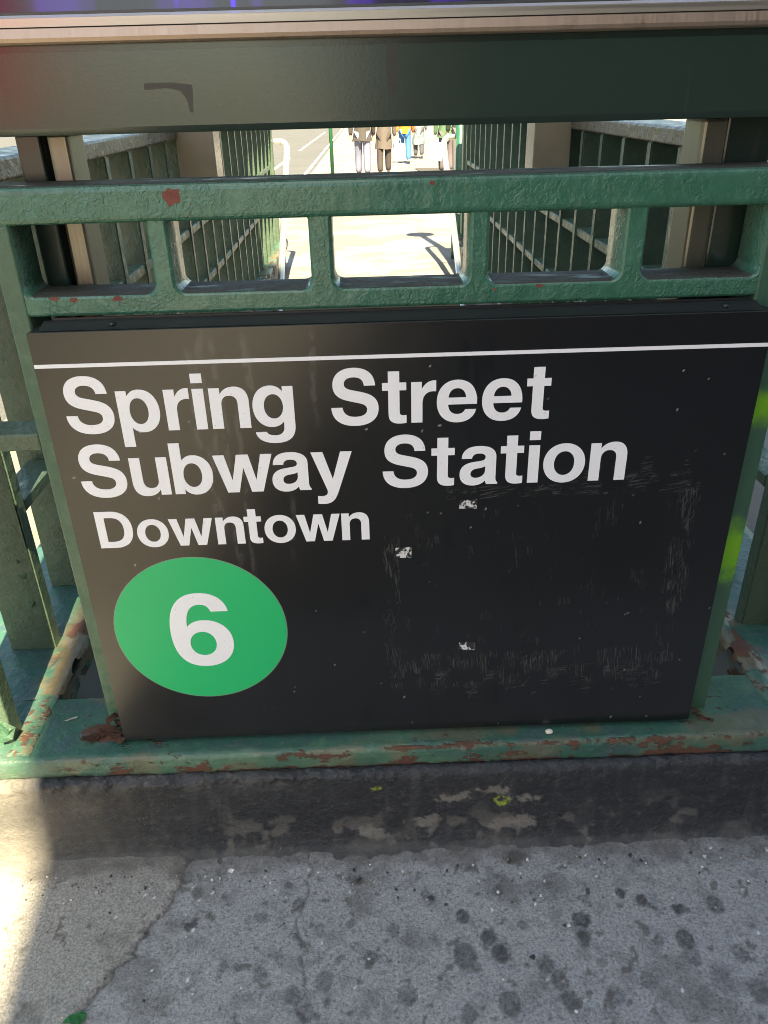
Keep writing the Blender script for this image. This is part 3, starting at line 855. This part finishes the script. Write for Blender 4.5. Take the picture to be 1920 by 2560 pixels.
G['y'] = [bez([(10,532),(163,532),(278,148),(390,532),(539,532),(346,-35),(303,-160,255,-214,150,-214),(118,-214,95,-212,68,-208),(68,-95),(90,-98,105,-99,125,-99),(175,-99,202,-80,202,-38),(202,-20,198,-5,192,12)])]
G['w'] = [[(10,532),(157,532),(235,170),(313,532),(465,532),(544,170),(622,532),(769,532),(620,0),(470,0),(389,352),(308,0),(158,0)]]
G['o'] = [ell(306,266,272,280), ell(306,266,132,170)]
G['D'] = [bez([(76,0),(350,0),(560,0,685,135,685,360),(685,585,560,718,350,718),(76,718)]), bez([(226,122),(330,122),(465,122,535,207,535,360),(535,513,465,596,330,596),(226,596)])]
G['6'] = [bez([(508,540),(492,655,410,724,290,724),(120,724,31,590,31,338),(31,100,115,-19,280,-19),(425,-19,520,80,520,222),(520,362,430,455,303,455),(245,455,200,435,168,392),(170,540,210,612,288,612),(335,612,362,585,371,540)]), ell(278,218,104,122)]
LEFT = {'S':39,'p':64,'b':61,'r':64,'i':69,'n':65,'u':65,'g':40,'t':10,'e':23,'a':29,'y':10,'w':10,'o':34,'D':76,'6':31}
def glyph(ch, xmm, base, sc, parent, y=-.0009, sx=None, name='letter'):
    sx = sx or sc
    loops = [[(SX+(xmm+(x-LEFT[ch])*sx)/1000, SZ+(base+z*sc)/1000) for x, z in lp] for lp in G[ch]]
    return extrude_curve(name, loops, M['vinyl_white'], parent, y, .0007)
for ch, x in (('S',25.7),('p',92.8),('r',152.9),('i',189.2),('n',210),('g',263.6),('S',363.9),('t',429.6),('r',466.6),('e',499.4),('e',557.6),('t',614.4)):
    glyph(ch, x, 532, .1030, sign)
for ch, x in (('S',25.4),('u',93.3),('b',148.0),('w',203.4),('a',279.6),('y',332.9),('S',427.6),('t',493.0),('a',531.0),('t',585.2),('i',622.8),('o',643.2),('n',705.6)):
    glyph(ch, x, 439.6, .1032, sign)
for ch, x in (('D',32.4),('o',86.0),('w',131.2),('n',195.4),('t',234.6),('o',261.8),('w',306.6),('n',368.8)):
    glyph(ch, x, 359.2, .0795, sign)
DC = (SX+.1519, SZ+.2125); DR = .1267
disc = extrude_curve('route_disc', [[(DC[0]+DR*math.cos(a), DC[1]+DR*math.sin(a)) for a in np.linspace(0, 2*math.pi, 97)[:-1]]], M['vinyl_green'], sign, -.0010, .0008)
extrude_curve('disc_rim', [[(DC[0]+(DR+.0011)*math.cos(a), DC[1]+(DR+.0011)*math.sin(a)) for a in np.linspace(0, 2*math.pi, 97)[:-1]]], simple('vinyl_edge', (.22, .26, .20), .5), disc, -.0007, .0005)
glyph('6', 106.4, 149.4, .1795, disc, -.0018, .1865, 'numeral')

# scraps of tape left on the sign
def tape_mat():
    k = N('torn_tape'); v = k.coord()
    c = k.mix(k.ramp(k.noise(v, 85, 5, .6), .50, .54), (.028, .028, .027), (.62, .62, .61))
    k.set(Base_Color=c, Roughness=.25)
    return k.m
M['tape'] = tape_mat()
for x0, z1, x1, z0, lab in ((531.5, 417.5, 556.5, 402.5, 'small torn tape scrap on the sign just below the word Station'),
                            (442, 344.5, 466, 326.5, 'small torn tape scrap on the sign right of the word Downtown'),
                            (536, 173.5, 562, 158.5, 'small torn tape scrap low on the black sign, right of the green circle')):
    o = prism('tape_scrap', [(SX+x0/1000, SZ+(z0+1)/1000), (SX+x1/1000-.001, SZ+z0/1000), (SX+x1/1000, SZ+z1/1000), (SX+x0/1000+.001, SZ+z1/1000-.001)], 'y', -.0012, -.0005, M['tape'])
    tag(o, lab, 'tape', 'tape scraps on the sign')

# ================================================================== DIGITAL DISPLAY ABOVE THE RAILING
dsp = empty('advertising_display', (0, .10, .19))
tag(dsp, 'dark green advertising display with steel trim and blue screen above the railing', 'display')
YB = .05
def red_beam():
    return M['green_dark']
prism('beam', [(YB+.005, 1.0752), (YB, 1.0825), (YB, 1.1570), (YB+.0075, 1.1575), (YB+.0075, 1.1664), (YB+.16, 1.1664), (YB+.16, 1.0752)], 'x', -.80, .80, M['green_dark'], dsp)
prism('trim', [(YB-.003, 1.1642), (YB-.006, 1.1662), (YB-.0075, 1.1700), (YB-.006, 1.1788), (YB-.003, 1.1792), (YB+.05, 1.1792), (YB+.05, 1.1666), (YB+.010, 1.1666), (YB+.010, 1.1642)], 'x', -.80, .80, M['steel_v'], dsp)
box('trim_gap', -.80, .80, YB+.004, YB+.05, 1.1793, 1.1802, M['screen_bezel'], dsp, 0)
prism('trim', [(YB-.004, 1.1803), (YB-.004, 1.1885), (YB+.0010, 1.1885), (YB+.05, 1.1885), (YB+.05, 1.1803)], 'x', -.80, .80, M['steel_h'], dsp)
prism('trim_edge', [(YB-.004, 1.1886), (YB+.003, 1.1918), (YB+.05, 1.1918), (YB+.05, 1.1886)], 'x', -.80, .80, M['steel_highlight'], dsp)
box('bezel', -.80, .80, YB+.004, YB+.05, 1.1919, 1.1948, M['screen_bezel'], dsp, .0003, 1)
def screen_mat():
    k = N('lit_screen'); v = k.coord((9, 1, 1.2))
    f = k.noise(v, 1.6, 3)
    e = k.mix(k.ramp(f, .50, .62), (.006, .006, .016), (.016, .008, .085))
    e = k.mix(k.ramp(k.noise(k.coord((30, 1, 2)), 1.0, 2), .66, .70), e, (.03, .006, .5))
    k.set(Base_Color=(.01, .01, .012), Roughness=.12, Emission_Color=e, Emission_Strength=.55)
    return k.m
box('screen', -.76, .76, YB+.008, YB+.05, 1.1950, 2.45, screen_mat(), dsp, 0)
box('cabinet', -.80, .80, YB+.052, YB+.16, 1.1668, 2.55, M['green_dark'], dsp, .004)
for a in ((-.80, -.761), (.761, .80)):
    box('side_frame', *a, YB+.002, YB+.051, 1.203, 2.55, M['steel_post'], dsp, .002)
box('top_frame', -.76, .76, YB+.002, YB+.051, 2.451, 2.55, M['steel_h'], dsp, .002)
# legs of the display: green box + steel channel each side
box('leg', -.464, -.433, .112, .175, PT-.002, 1.0755, M['green_dark'], dsp, .003)
box('leg_channel', -.425, -.3985, .110, .170, PT-.002, 1.0755, M['steel_post'], dsp, .004)
box('leg_web', -.434, -.424, .135, .170, PT-.002, 1.0752, M['green_dark'], dsp, 0)
box('leg', .410, .470, .118, .180, PT-.002, 1.0755, M['green_dark'], dsp, .003)
box('leg_channel', .3755, .4085, .110, .172, PT-.002, 1.0755, M['steel_post'], dsp, .006, 3)

# ================================================================== SMALL THINGS
def flake_mesh(name, pts, mat, parent=None, th=.0012, curl=.004, seed=1):
    """a crumpled flake: fan of a jagged outline, given thickness"""
    r = random.Random(seed); bm = bmesh.new()
    c = Vector((0, 0, 0))
    for p in pts: c += Vector(p)
    c /= len(pts)
    top = [bm.verts.new(Vector(p)+Vector((r.uniform(-1, 1), r.uniform(-1, 1), r.uniform(0, 1)))*curl) for p in pts]
    mid = [bm.verts.new((Vector(p)+c)/2+Vector((r.uniform(-1, 1), r.uniform(-1, 1), r.uniform(-.3, 1)))*curl) for p in pts]
    cc = bm.verts.new(c+Vector((0, 0, curl*.6))); n = len(pts)
    for i in range(n):
        j = (i+1) % n
        bm.faces.new([top[i], top[j], mid[j], mid[i]]); bm.faces.new([mid[i], mid[j], cc])
    g = bmesh.ops.solidify(bm, geom=list(bm.faces), thickness=th)
    return from_bm(name, bm, mat, parent)
M['rust'] = simple('rust_flake', (.13, .065, .042), .85, 0, .45, 90, .6)
M['pebble'] = simple('pale_pebble', (.66, .62, .52), .7)
for i, (x, y, z, a, l, w) in enumerate(((-.470, .022, .192, .5, .016, .010), (-.474, .012, .196, -.5, .020, .008), (-.466, .004, .194, .2, .018, .009), (-.470, .030, .206, 1.1, .014, .010),
                                     (-.476, .033, .222, 1.3, .020, .007), (-.50, .020, .191, .45, .022, .008), (-.52, .012, .191, .35, .018, .005), (.482, .012, .192, -.7, .016, .006), (.474, .02, .196, -.9, .018, .006), (.488, .006, .191, -.6, .014, .005))):
    rr_ = random.Random(i); n = 8
    pts = []
    for k in range(n):
        q = 2*math.pi*k/n; rad = rr_.uniform(.7, 1.2)
        u, v_ = l*rad*math.cos(q), w*rad*math.sin(q)
        pts.append((x+u*math.cos(a)-v_*math.sin(a), y+u*math.sin(a)+v_*math.cos(a), z+rr_.uniform(0, .006)))
    flake_mesh('rust_flake', pts, M['rust'], rail, .0015, .005, i)
# peeling paint on the left corner post
M['peel'] = green_paint('green_paint_peeling', (.05, .14, .08), (.08, .18, .10), .4, 140, .3, 0)
for i, pts in enumerate(([(-.660, .010, .245), (-.630, .009, .222), (-.634, .003, .205), (-.655, .002, .200), (-.665, .006, .215)], [(-.700, .276-.011, .36), (-.682, .276-.018, .345), (-.672, .276-.012, .372), (-.688, .264, .40)], [(-.69, .264, .29), (-.678, .255, .285), (-.674, .266, .30), (-.684, .266, .305)])):
    flake_mesh('paint_flake', pts, M['peel'], rail, .0008, .003, 40+i)

def pebble(name, x, y, z, r, mat, label, cat, seed, group=None):
    bm = bmesh.new(); bmesh.ops.create_icosphere(bm, subdivisions=2, radius=r)
    rr_ = random.Random(seed)
    for v in bm.verts:
        v.co *= rr_.uniform(.88, 1.1); v.co.z *= .7; v.co.x *= 1.25
    bmesh.ops.translate(bm, verts=bm.verts, vec=(x, y, z+r*.6))
    o = from_bm(name, bm, mat, None, True)
    tag(o, label, cat, group)
pebble('pebble', .228, -.010, PT+.001, .0052, M['pebble'], 'pale pebble on the green base under the sign', 'pebble', 1)
gx, gy = unproj_z(1360, 1762, 0)
def ground_at(px, py):
    return unproj_z(px, py, 0.001)
M['leaf_green'] = simple('bright_green_leaf', (.04, .24, .07), .5, 0, .3, 60)
gx, gy = ground_at(166, 2204)
o = flake_mesh('leaf', [(gx+.016*math.cos(q)*random.uniform(.7, 1.1), gy+.012*math.sin(q)*random.uniform(.7, 1.1), .004) for q in np.linspace(0, 5.6, 9)], M['leaf_green'], None, .0008, .003, 9)
tag(o, 'crumpled bright green leaf on the sidewalk at the bottom edge', 'leaf')
gx, gy = unproj_z(158, 1556, PT)
o = flake_mesh('seed_husk', [(gx-.014, gy-.006, PT+.003), (gx-.004, gy-.003, PT+.003), (gx+.008, gy+.001, PT+.003), (gx+.006, gy+.006, PT+.003), (gx-.004, gy+.002, PT+.003)], M['pebble'], None, .0005, .001, 5)
tag(o, 'thin white husk on the green base left of the sign', 'debris')
# gravel crumbs along the foot of the plinth
bm = bmesh.new(); rg = random.Random(5)
for q in range(300):
    x = rg.uniform(-.8, .8); y = -.095-abs(rg.gauss(0, .045)) if rg.random() < .72 else rg.uniform(-.42, -.1)
    r = rg.uniform(.0006, .0019)*(1.7 if rg.random() < .06 else 1)
    m_ = Matrix.Translation((x, y, .004+r*.3)) @ Matrix.Rotation(rg.uniform(0, 6.3), 4, Vector((rg.random(), rg.random(), rg.random()+.1)).normalized())
    g = bmesh.ops.create_cube(bm, size=r*2, matrix=m_)
    s_ = (rg.uniform(.5, 1.5))
    c_ = Vector((x, y, .004))
    for v in g['verts']:
        v.co = c_+(v.co-c_)*rg.uniform(.6, 1.2)
def crumb_mat():
    k = N('grit'); oi = k.n('ShaderNodeNewGeometry').outputs['Random Per Island']
    c = k.mix(k.ramp(oi, .35, .6), (.05, .048, .045), k.mix(k.ramp(oi, .6, 1.0), (.30, .28, .25), (.70, .69, .66)))
    k.set(Base_Color=c, Roughness=.8)
    return k.m
tag(from_bm('grit', bm, crumb_mat()), 'grit and crumbs scattered on the sidewalk along the plinth', 'grit', kind='stuff')

# lime paint splashes on the right post
M['lime_paint'] = N('lime_spray').set(Base_Color=(.22, .50, .02), Roughness=.45).m
def splash_mat():
    k = N('lime_spray_post'); v = k.coord()
    f = k.noise(v, 9, 5); c = k.mix(f, (.030, .085, .055), (.050, .115, .072))
    s = k.n('ShaderNodeSeparateXYZ'); k.put(s.inputs[0], v)
    def blob(z, w):
        d = k.mth('ABSOLUTE', k.mth('SUBTRACT', s.outputs[2], z))
        d = k.mth('ADD', d, k.mth('MULTIPLY', k.mth('SUBTRACT', k.noise(v, 45, 5, .6), .5), w*1.2))
        return k.ramp(d, w*.25, w*1.15, .95, 0)
    m_ = k.mth('MAXIMUM', blob(.725, .030), blob(.500, .058))
    c = k.mix(m_, c, (.15, .40, .015))
    k.set(Base_Color=c, Roughness=.42)
    k.bump(k.noise(v, 260, 3), .35, .002)
    return k.m
for o in rail.children:
    if o.name.startswith('post') and o.data.vertices[0].co.x > .3:
        o.data.materials[0] = splash_mat()
        o['label'] = 'right post with lime green spray paint'

# bare rusty chips in the paint of the cast frame
def chip(cx_, cz_, w, h, y, seed):
    r_ = random.Random(seed); n = 22
    pts = [(cx_+w/2*(abs(math.cos(q))**.7)*math.copysign(1, math.cos(q))*r_.uniform(.68, 1.15), cz_+h/2*(abs(math.sin(q))**.7)*math.copysign(1, math.sin(q))*r_.uniform(.65, 1.2)) for q in [2*math.pi*k/n for k in range(n)]]
    prism('rust_chip', pts, 'y', y-.0003, y+.002, M['chip'], rail)
M['chip'] = simple('red_lead_chip', (.16, .045, .030), .7, 0, .35, 110, .5)
for i, (a, b, w, h, y) in enumerate(((-.266, 1.009, .023, .018, YF-.004), (.037, 1.0165, .007, .005, YF-.004), (-.405, .8935, .010, .006, YF), (-.428, .8955, .013, .004, YF), (-.351, .8935, .014, .006, YF), (.172, .8945, .010, .004, YF), (.116, .892, .005, .003, YF))):
    chip(a, b, w, h, y, 60+i)

# unseen red cloth added behind the viewer to give the enamel its red reflection
ban = empty('reflection_cloth', (-3.95, -6.9, 0))
tag(ban, 'red cloth on poles added behind the viewer for the red reflection in the enamel', 'added reflector')
kb = N('red_reflection_cloth')
tr = kb.n('ShaderNodeBsdfTranslucent'); kb.put(tr.inputs['Color'], (.50, .035, .03))
ms = kb.n('ShaderNodeMixShader'); ms.inputs[0].default_value = .85
kb.set(Base_Color=(.55, .03, .03), Roughness=.8)
kb.t.links.new(kb.p.outputs[0], ms.inputs[1]); kb.t.links.new(tr.outputs[0], ms.inputs[2]); kb.t.links.new(ms.outputs[0], kb.out.inputs[0])
nbn = np.linspace(0, 1, 24)
Bx, Bz = np.meshgrid(nbn, np.linspace(0, 1, 12), indexing='ij')
sheet('cloth', np.stack([-5.0+2.1*Bx, -6.9+.05*np.sin(Bx*14), 1.05+2.15*Bz], -1), kb.m, ban)
for x in (-5.02, -2.88):
    tube_obj('pole', [(x, -6.9, 0), (x, -6.9, 3.3)], .022, M['pipe'], ban, 10)
tube_obj('cross_bar', [(-5.02, -6.9, 3.21), (-2.88, -6.9, 3.21)], .012, M['pipe'], ban, 8)

# old marks on the enamel beam
M['mark'] = simple('dried_drip', (.022, .024, .020), .42, 0, .3, 60)
def beam_mark(pts):
    prism('drip_mark', [(x, z) for x, z in pts], 'y', YB-.0002, YB+.001, M['mark'], dsp)
def beam_px(px, py):
    d = r2*((px*1.15732-960)/1945.9) + d2*((py*1.15732-1280)/1945.9) + fw
    t = (YB-CAMP.y)/d.y
    return (CAMP.x+d.x*t, CAMP.z+d.z*t)
beam_mark([beam_px(*p) for p in ((834, 92), (861, 91), (862, 150), (857, 202), (850, 196), (846, 207), (838, 205), (834, 150))])
beam_mark([beam_px(*p) for p in ((311, 180), (370, 178), (415, 183), (417, 215), (418, 243), (411, 243), (404, 215), (390, 197), (362, 190), (312, 195))])

# ================================================================== STREET BEYOND
tube_obj_sign = empty('sign_post', (-.62, 15.5, gz(15.5)))
tag(tube_obj_sign, 'thin green street sign post at the far kerb', 'sign post')
tube_obj('pole', [(-.62, 15.5, gz(15.5)-.02), (-.62, 15.5, gz(15.5)+3.2)], .035, simple('sign_post_green', (.01, .10, .03), .5), tube_obj_sign, 12)
box('sign_plate', -.83, -.41, 15.44, 15.46, gz(15.5)+2.5, gz(15.5)+3.1, simple('sign_back', (.4, .4, .4), .4, .6), tube_obj_sign, .002)
M['grate'] = simple('grate_steel', (.10, .09, .075), .6, .5)
gr = empty('sidewalk_grate', (2.2, 22, gz(22)))
tag(gr, 'steel subway grating set in the far sidewalk beside the walkers', 'grating')
gs = math.atan(-.045)
box('frame', 1.50, 2.95, 19.0, 24.0, 0, .004, M['dark_soil'], gr, 0)
for q in range(20):
    box('grate_bar', 1.52, 2.93, 19.05+q*.25, 19.05+q*.25+.10, .004, .02, M['grate'], gr, 0)
for c_ in gr.children:
    for v in c_.data.vertices:
        v.co.z += gz(v.co.y)+.006

# ------------------------------------------------------------------ people
def skin_obj(name, verts, edges, radii, mat, parent, root=0):
    me = bpy.data.meshes.new(name); me.from_pydata([tuple(v) for v in verts], edges, []); me.update()
    o = mobj(name, me, mat, parent)
    sk = o.modifiers.new('skin', 'SKIN'); sk.use_smooth_shade = True
    for i, r in enumerate(radii):
        rx = r if isinstance(r, tuple) else (r, r)
        me.skin_vertices[0].data[i].radius = rx
    for i in range(len(verts)):
        me.skin_vertices[0].data[i].use_root = (i == root)
    ss = o.modifiers.new('sub', 'SUBSURF'); ss.levels = 1; ss.render_levels = 1
    return o
SKIN = simple('skin_tone', (.45, .28, .20), .6)
SHOE = simple('dark_shoe', (.03, .03, .032), .6)
HAIR = simple('dark_hair', (.03, .022, .016), .6)
def person(x, y, label, top, legs, hgt=1.72, stride=.18, hem=.80, coat_w=.17, seed=0, bag=None, flip=1, shoe=None):
    """walker seen from behind, walking away; hem: height of the coat's lower edge as metres for 1.72 m"""
    P = empty('person', (x, y, gz(y)))
    tag(P, label, 'person', 'people walking away down the sidewalk')
    k = hgt/1.72; g0 = gz(y)
    def V(a, b, c): return (x+a*k, y+b*k, g0+c*k)
    s = stride*flip
    J = dict(pel=V(0, 0, .93), bel=V(0, 0, 1.08), che=V(0, .02, 1.30), nek=V(0, .03, 1.47), hea=V(0, .05, 1.58), top=V(0, .05, 1.69),
             lh=V(-.09, 0, .88), lk=V(-.10, s*.6, .49), la=V(-.10, s*.8-.05, .09), lt=V(-.11, s*.8+.11, .035),
             rh=V(.09, 0, .88), rk=V(.10, -s*.3, .49), ra=V(.10, -s*1.2-.05, .11), rt_=V(.11, -s*1.2+.11, .05),
             ls=V(-.19, .02, 1.40), le=V(-.25, -s*.3, 1.13), lw=V(-.26, .05-s*.5, .89), rs=V(.19, .02, 1.40), re=V(.25, s*.3, 1.13), rw=V(.26, .05+s*.5, .89))
    def graph(names, es, rad, nm, mat, fingers=False):
        vs = [J[n] for n in names]; ix = {n: i for i, n in enumerate(names)}
        ed = [(ix[a], ix[b]) for a, b in es]; rr_ = [rad[n] if not isinstance(rad[n], tuple) else rad[n] for n in names]
        rr_ = [(r[0]*k, r[1]*k) if isinstance(r, tuple) else r*k for r in rr_]
        if fingers:
            for w, sg in (('lw', -1), ('rw', 1)):
                a = Vector(J[w]); palm = a+Vector((0, .01, -.07))*k
                vs.append(tuple(palm)); rr_.append((.022*k, .030*k)); pi_ = len(vs)-1; ed.append((ix[w], pi_))
                for q in range(5):
                    off = Vector((sg*.004, -.030+.017*q, -.075+(.035 if q == 4 else abs(q-1.5)*.008)))*k
                    vs.append(tuple(palm+off)); rr_.append(.008*k); ed.append((pi_, len(vs)-1))
        return skin_obj(nm, vs, ed, rr_, mat, P)
    names = ['pel','bel','che','nek','hea','top','lh','lk','la','lt','rh','rk','ra','rt_','ls','le','lw','rs','re','rw']
    es = [('pel','bel'),('bel','che'),('che','nek'),('nek','hea'),('hea','top'),('pel','lh'),('lh','lk'),('lk','la'),('la','lt'),('pel','rh'),('rh','rk'),('rk','ra'),('ra','rt_'),('che','ls'),('ls','le'),('le','lw'),('che','rs'),('rs','re'),('re','rw')]
    rad = dict(pel=.12,bel=.11,che=.13,nek=.055,hea=.095,top=.07,lh=.085,lk=.055,la=.038,lt=.03,rh=.085,rk=.055,ra=.038,rt_=.03,ls=.06,le=.042,lw=.028,rs=.06,re=.042,rw=.028)
    graph(names, es, rad, 'body', SKIN, True)
    # trousers
    rt2 = dict(pel=.140, lh=.112, lk=.088, la=.078, rh=.112, rk=.088, ra=.078)
    graph(['pel','lh','lk','la','rh','rk','ra'], [('pel','lh'),('lh','lk'),('lk','la'),('pel','rh'),('rh','rk'),('rk','ra')], rt2, 'trousers', legs)
    # jacket
    J['hem'] = V(0, 0, hem+.06)
    rj = dict(hem=(coat_w, coat_w*.85), pel=(coat_w, coat_w*.85), bel=(.165, .14), che=(.175, .15), nek=.075, ls=.085, le=.066, lw=.050, rs=.085, re=.066, rw=.050)
    graph(['che','bel','pel','hem','nek','ls','le','lw','rs','re','rw'], [('che','bel'),('bel','pel'),('pel','hem'),('che','nek'),('che','ls'),('ls','le'),('le','lw'),('che','rs'),('rs','re'),('re','rw')], rj, 'jacket', top)
    bmk = bmesh.new(); rings = []
    zz = np.linspace(1.12, hem, 7)
    for iz, zc in enumerate(zz):
        f_ = iz/6; rx = (.165+(coat_w*1.12-.165)*f_)*k; ry = (.135+.03*f_)*k
        rings.append([bmk.verts.new((x+rx*math.cos(q)*(1+.05*math.sin(5*q+seed+f_*3)), y+.005+ry*math.sin(q)*(1+.06*math.sin(4*q+seed)), g0+zc*k+.012*k*math.sin(3*q+seed)*f_)) for q in [2*math.pi*i_/20 for i_ in range(20)]])
    for A_, B_ in zip(rings, rings[1:]):
        for i_ in range(20):
            bmk.faces.new([A_[i_], A_[(i_+1) % 20], B_[(i_+1) % 20], B_[i_]])
    from_bm('coat_skirt', bmk, top, P, True)
    for a, b in (('la', 'lt'), ('ra', 'rt_')):
        A, B = Vector(J[a]), Vector(J[b])
        skin_obj('shoe', [A+Vector((0, -.02, -.04))*k, (A+B)/2+Vector((0, 0, -.02))*k, B], [(0, 1), (1, 2)], [.048*k, .045*k, .036*k], shoe or SHOE, P)
    hb = Vector(J['hea'])
    skin_obj('hair', [hb+Vector((0, -.02, .03))*k, hb+Vector((0, -.02, .10))*k, hb+Vector((0, -.05, -.04))*k], [(0, 1), (0, 2)], [.105*k, .075*k, .08*k], HAIR, P)
    if bag:
        bx, bz, bw, bh, mt = bag
        bb = box('bag', x+bx*k-bw/2, x+bx*k+bw/2, y-.10-.08, y-.02-.08, g0+bz*k, g0+bz*k+bh, mt, None, .03, 3)
        tag(bb, 'bag carried by ' + label.split(' with ')[0], 'bag')
cl = lambda n, c, v=.2: simple(n, c, .85, 0, v, 14, .3)
person(-.02, 19.0, 'person in brown-grey jacket and lilac grey trousers, leftmost walker', cl('jacket_brown', (.045, .038, .032)), cl('trousers_lilac', (.13, .13, .19)), 1.76, .14, .78, .20, 1)
person(.50, 19.8, 'person in long taupe coat and dark brown leggings', cl('coat_taupe', (.085, .07, .06)), cl('leggings_brown', (.04, .03, .028)), 1.70, .08, .62, .19, 2, flip=-1)
person(1.35, 26.6, 'person in orange top and blue jeans', cl('top_orange', (.60, .14, .012), .5), cl('jeans_blue', (.030, .11, .28)), 1.76, .26, .86, .18, 3)
person(1.95, 29.0, 'person in long pale blue-grey mottled coat', cl('coat_mottled', (.12, .15, .165), .8), cl('dark_pants', (.05, .05, .055)), 1.74, .10, .45, .20, 4)
person(1.98, 19.6, 'person in padded green jacket by the right handrail', cl('jacket_green', (.05, .10, .05)), cl('trousers_mauve', (.08, .065, .07)), 1.70, .10, .84, .20, 5)
person(2.10, 17.6, 'person in dark grey jacket and mauve grey trousers, rightmost walker', cl('jacket_grey', (.035, .035, .036)), cl('trousers_taupe', (.09, .072, .075)), 1.78, .16, .80, .18, 6, flip=-1)
M['bag_white'] = cl('white_bag', (.70, .68, .62))
for bx_, by_, lab in ((.86, 20.0, 'white carrier bag beside the walker in the taupe coat'), (1.72, 19.3, 'white carrier bag beside the walker in the green jacket')):
    b = gz(by_)
    T = empty('carrier_bag', (bx_, by_, b+.30)); tag(T, lab, 'bag')
    prism('sack', [(bx_-.13, b+.32), (bx_+.13, b+.32), (bx_+.15, b+.55), (bx_+.12, b+.72), (bx_-.12, b+.72), (bx_-.15, b+.55)], 'y', by_-.06, by_+.06, M['bag_white'], T, .012)
    tube_obj('handle', [(bx_-.06, by_, b+.72), (bx_-.03, by_, b+.83), (bx_+.03, by_, b+.83), (bx_+.06, by_, b+.72)], .008, M['bag_white'], T, 8)

# ================================================================== BEHIND THE CAMERA: the building whose shade covers the entrance
def brick_mat():
    k = N('brick_wall'); b = k.n('ShaderNodeTexBrick'); m = k.coord()
    mp = k.n('ShaderNodeMapping'); k.put(mp.inputs['Vector'], m); mp.inputs['Rotation'].default_value = (math.pi/2, 0, 0)
    k.put(b.inputs['Vector'], mp.outputs[0]); b.inputs['Scale'].default_value = 4.5
    k.put(b.inputs['Color1'], (.26, .10, .065)); k.put(b.inputs['Color2'], (.34, .15, .10)); k.put(b.inputs['Mortar'], (.4, .37, .33))
    k.set(Base_Color=b.outputs['Color'], Roughness=.85)
    return k.m
bld = empty('brick_building', (6, -5, 0))
tag(bld, 'brick corner building behind the viewer that shades the entrance', 'building')
BX, BY, BH = -.142, -4.6, 11.4
prism('wall', [(BX, BY), (14, BY), (14, -16), (BX+11.4*.19, -16)], 'z', 0, BH, brick_mat(), bld)
box('cornice', BX+.02, 14.2, BY+.001, BY+.12, BH-.9, BH-.5, M['beige'], bld, .01)
for fl in range(3):
    for q in range(6):
        xa = BX+.9+q*2.1; za = 4.2+fl*2.2
        w = box('window', xa, xa+1.1, BY+.001, BY+.03, za, za+1.5, simple('window_frame', (.7, .68, .62), .5), bld, 0)
        box('pane', xa+.08, xa+1.02, BY+.031, BY+.035, za+.08, za+1.42, N('window_glass').set(Base_Color=(.03, .04, .05), Roughness=.08).m, w, 0)
for q in range(3):
    box('shop_window', BX+.6+q*4.2, BX+4.2+q*4.2, BY+.001, BY+.05, .5, 3.2, N('shop_glass').set(Base_Color=(.03, .035, .04), Roughness=.08).m, bld, 0)
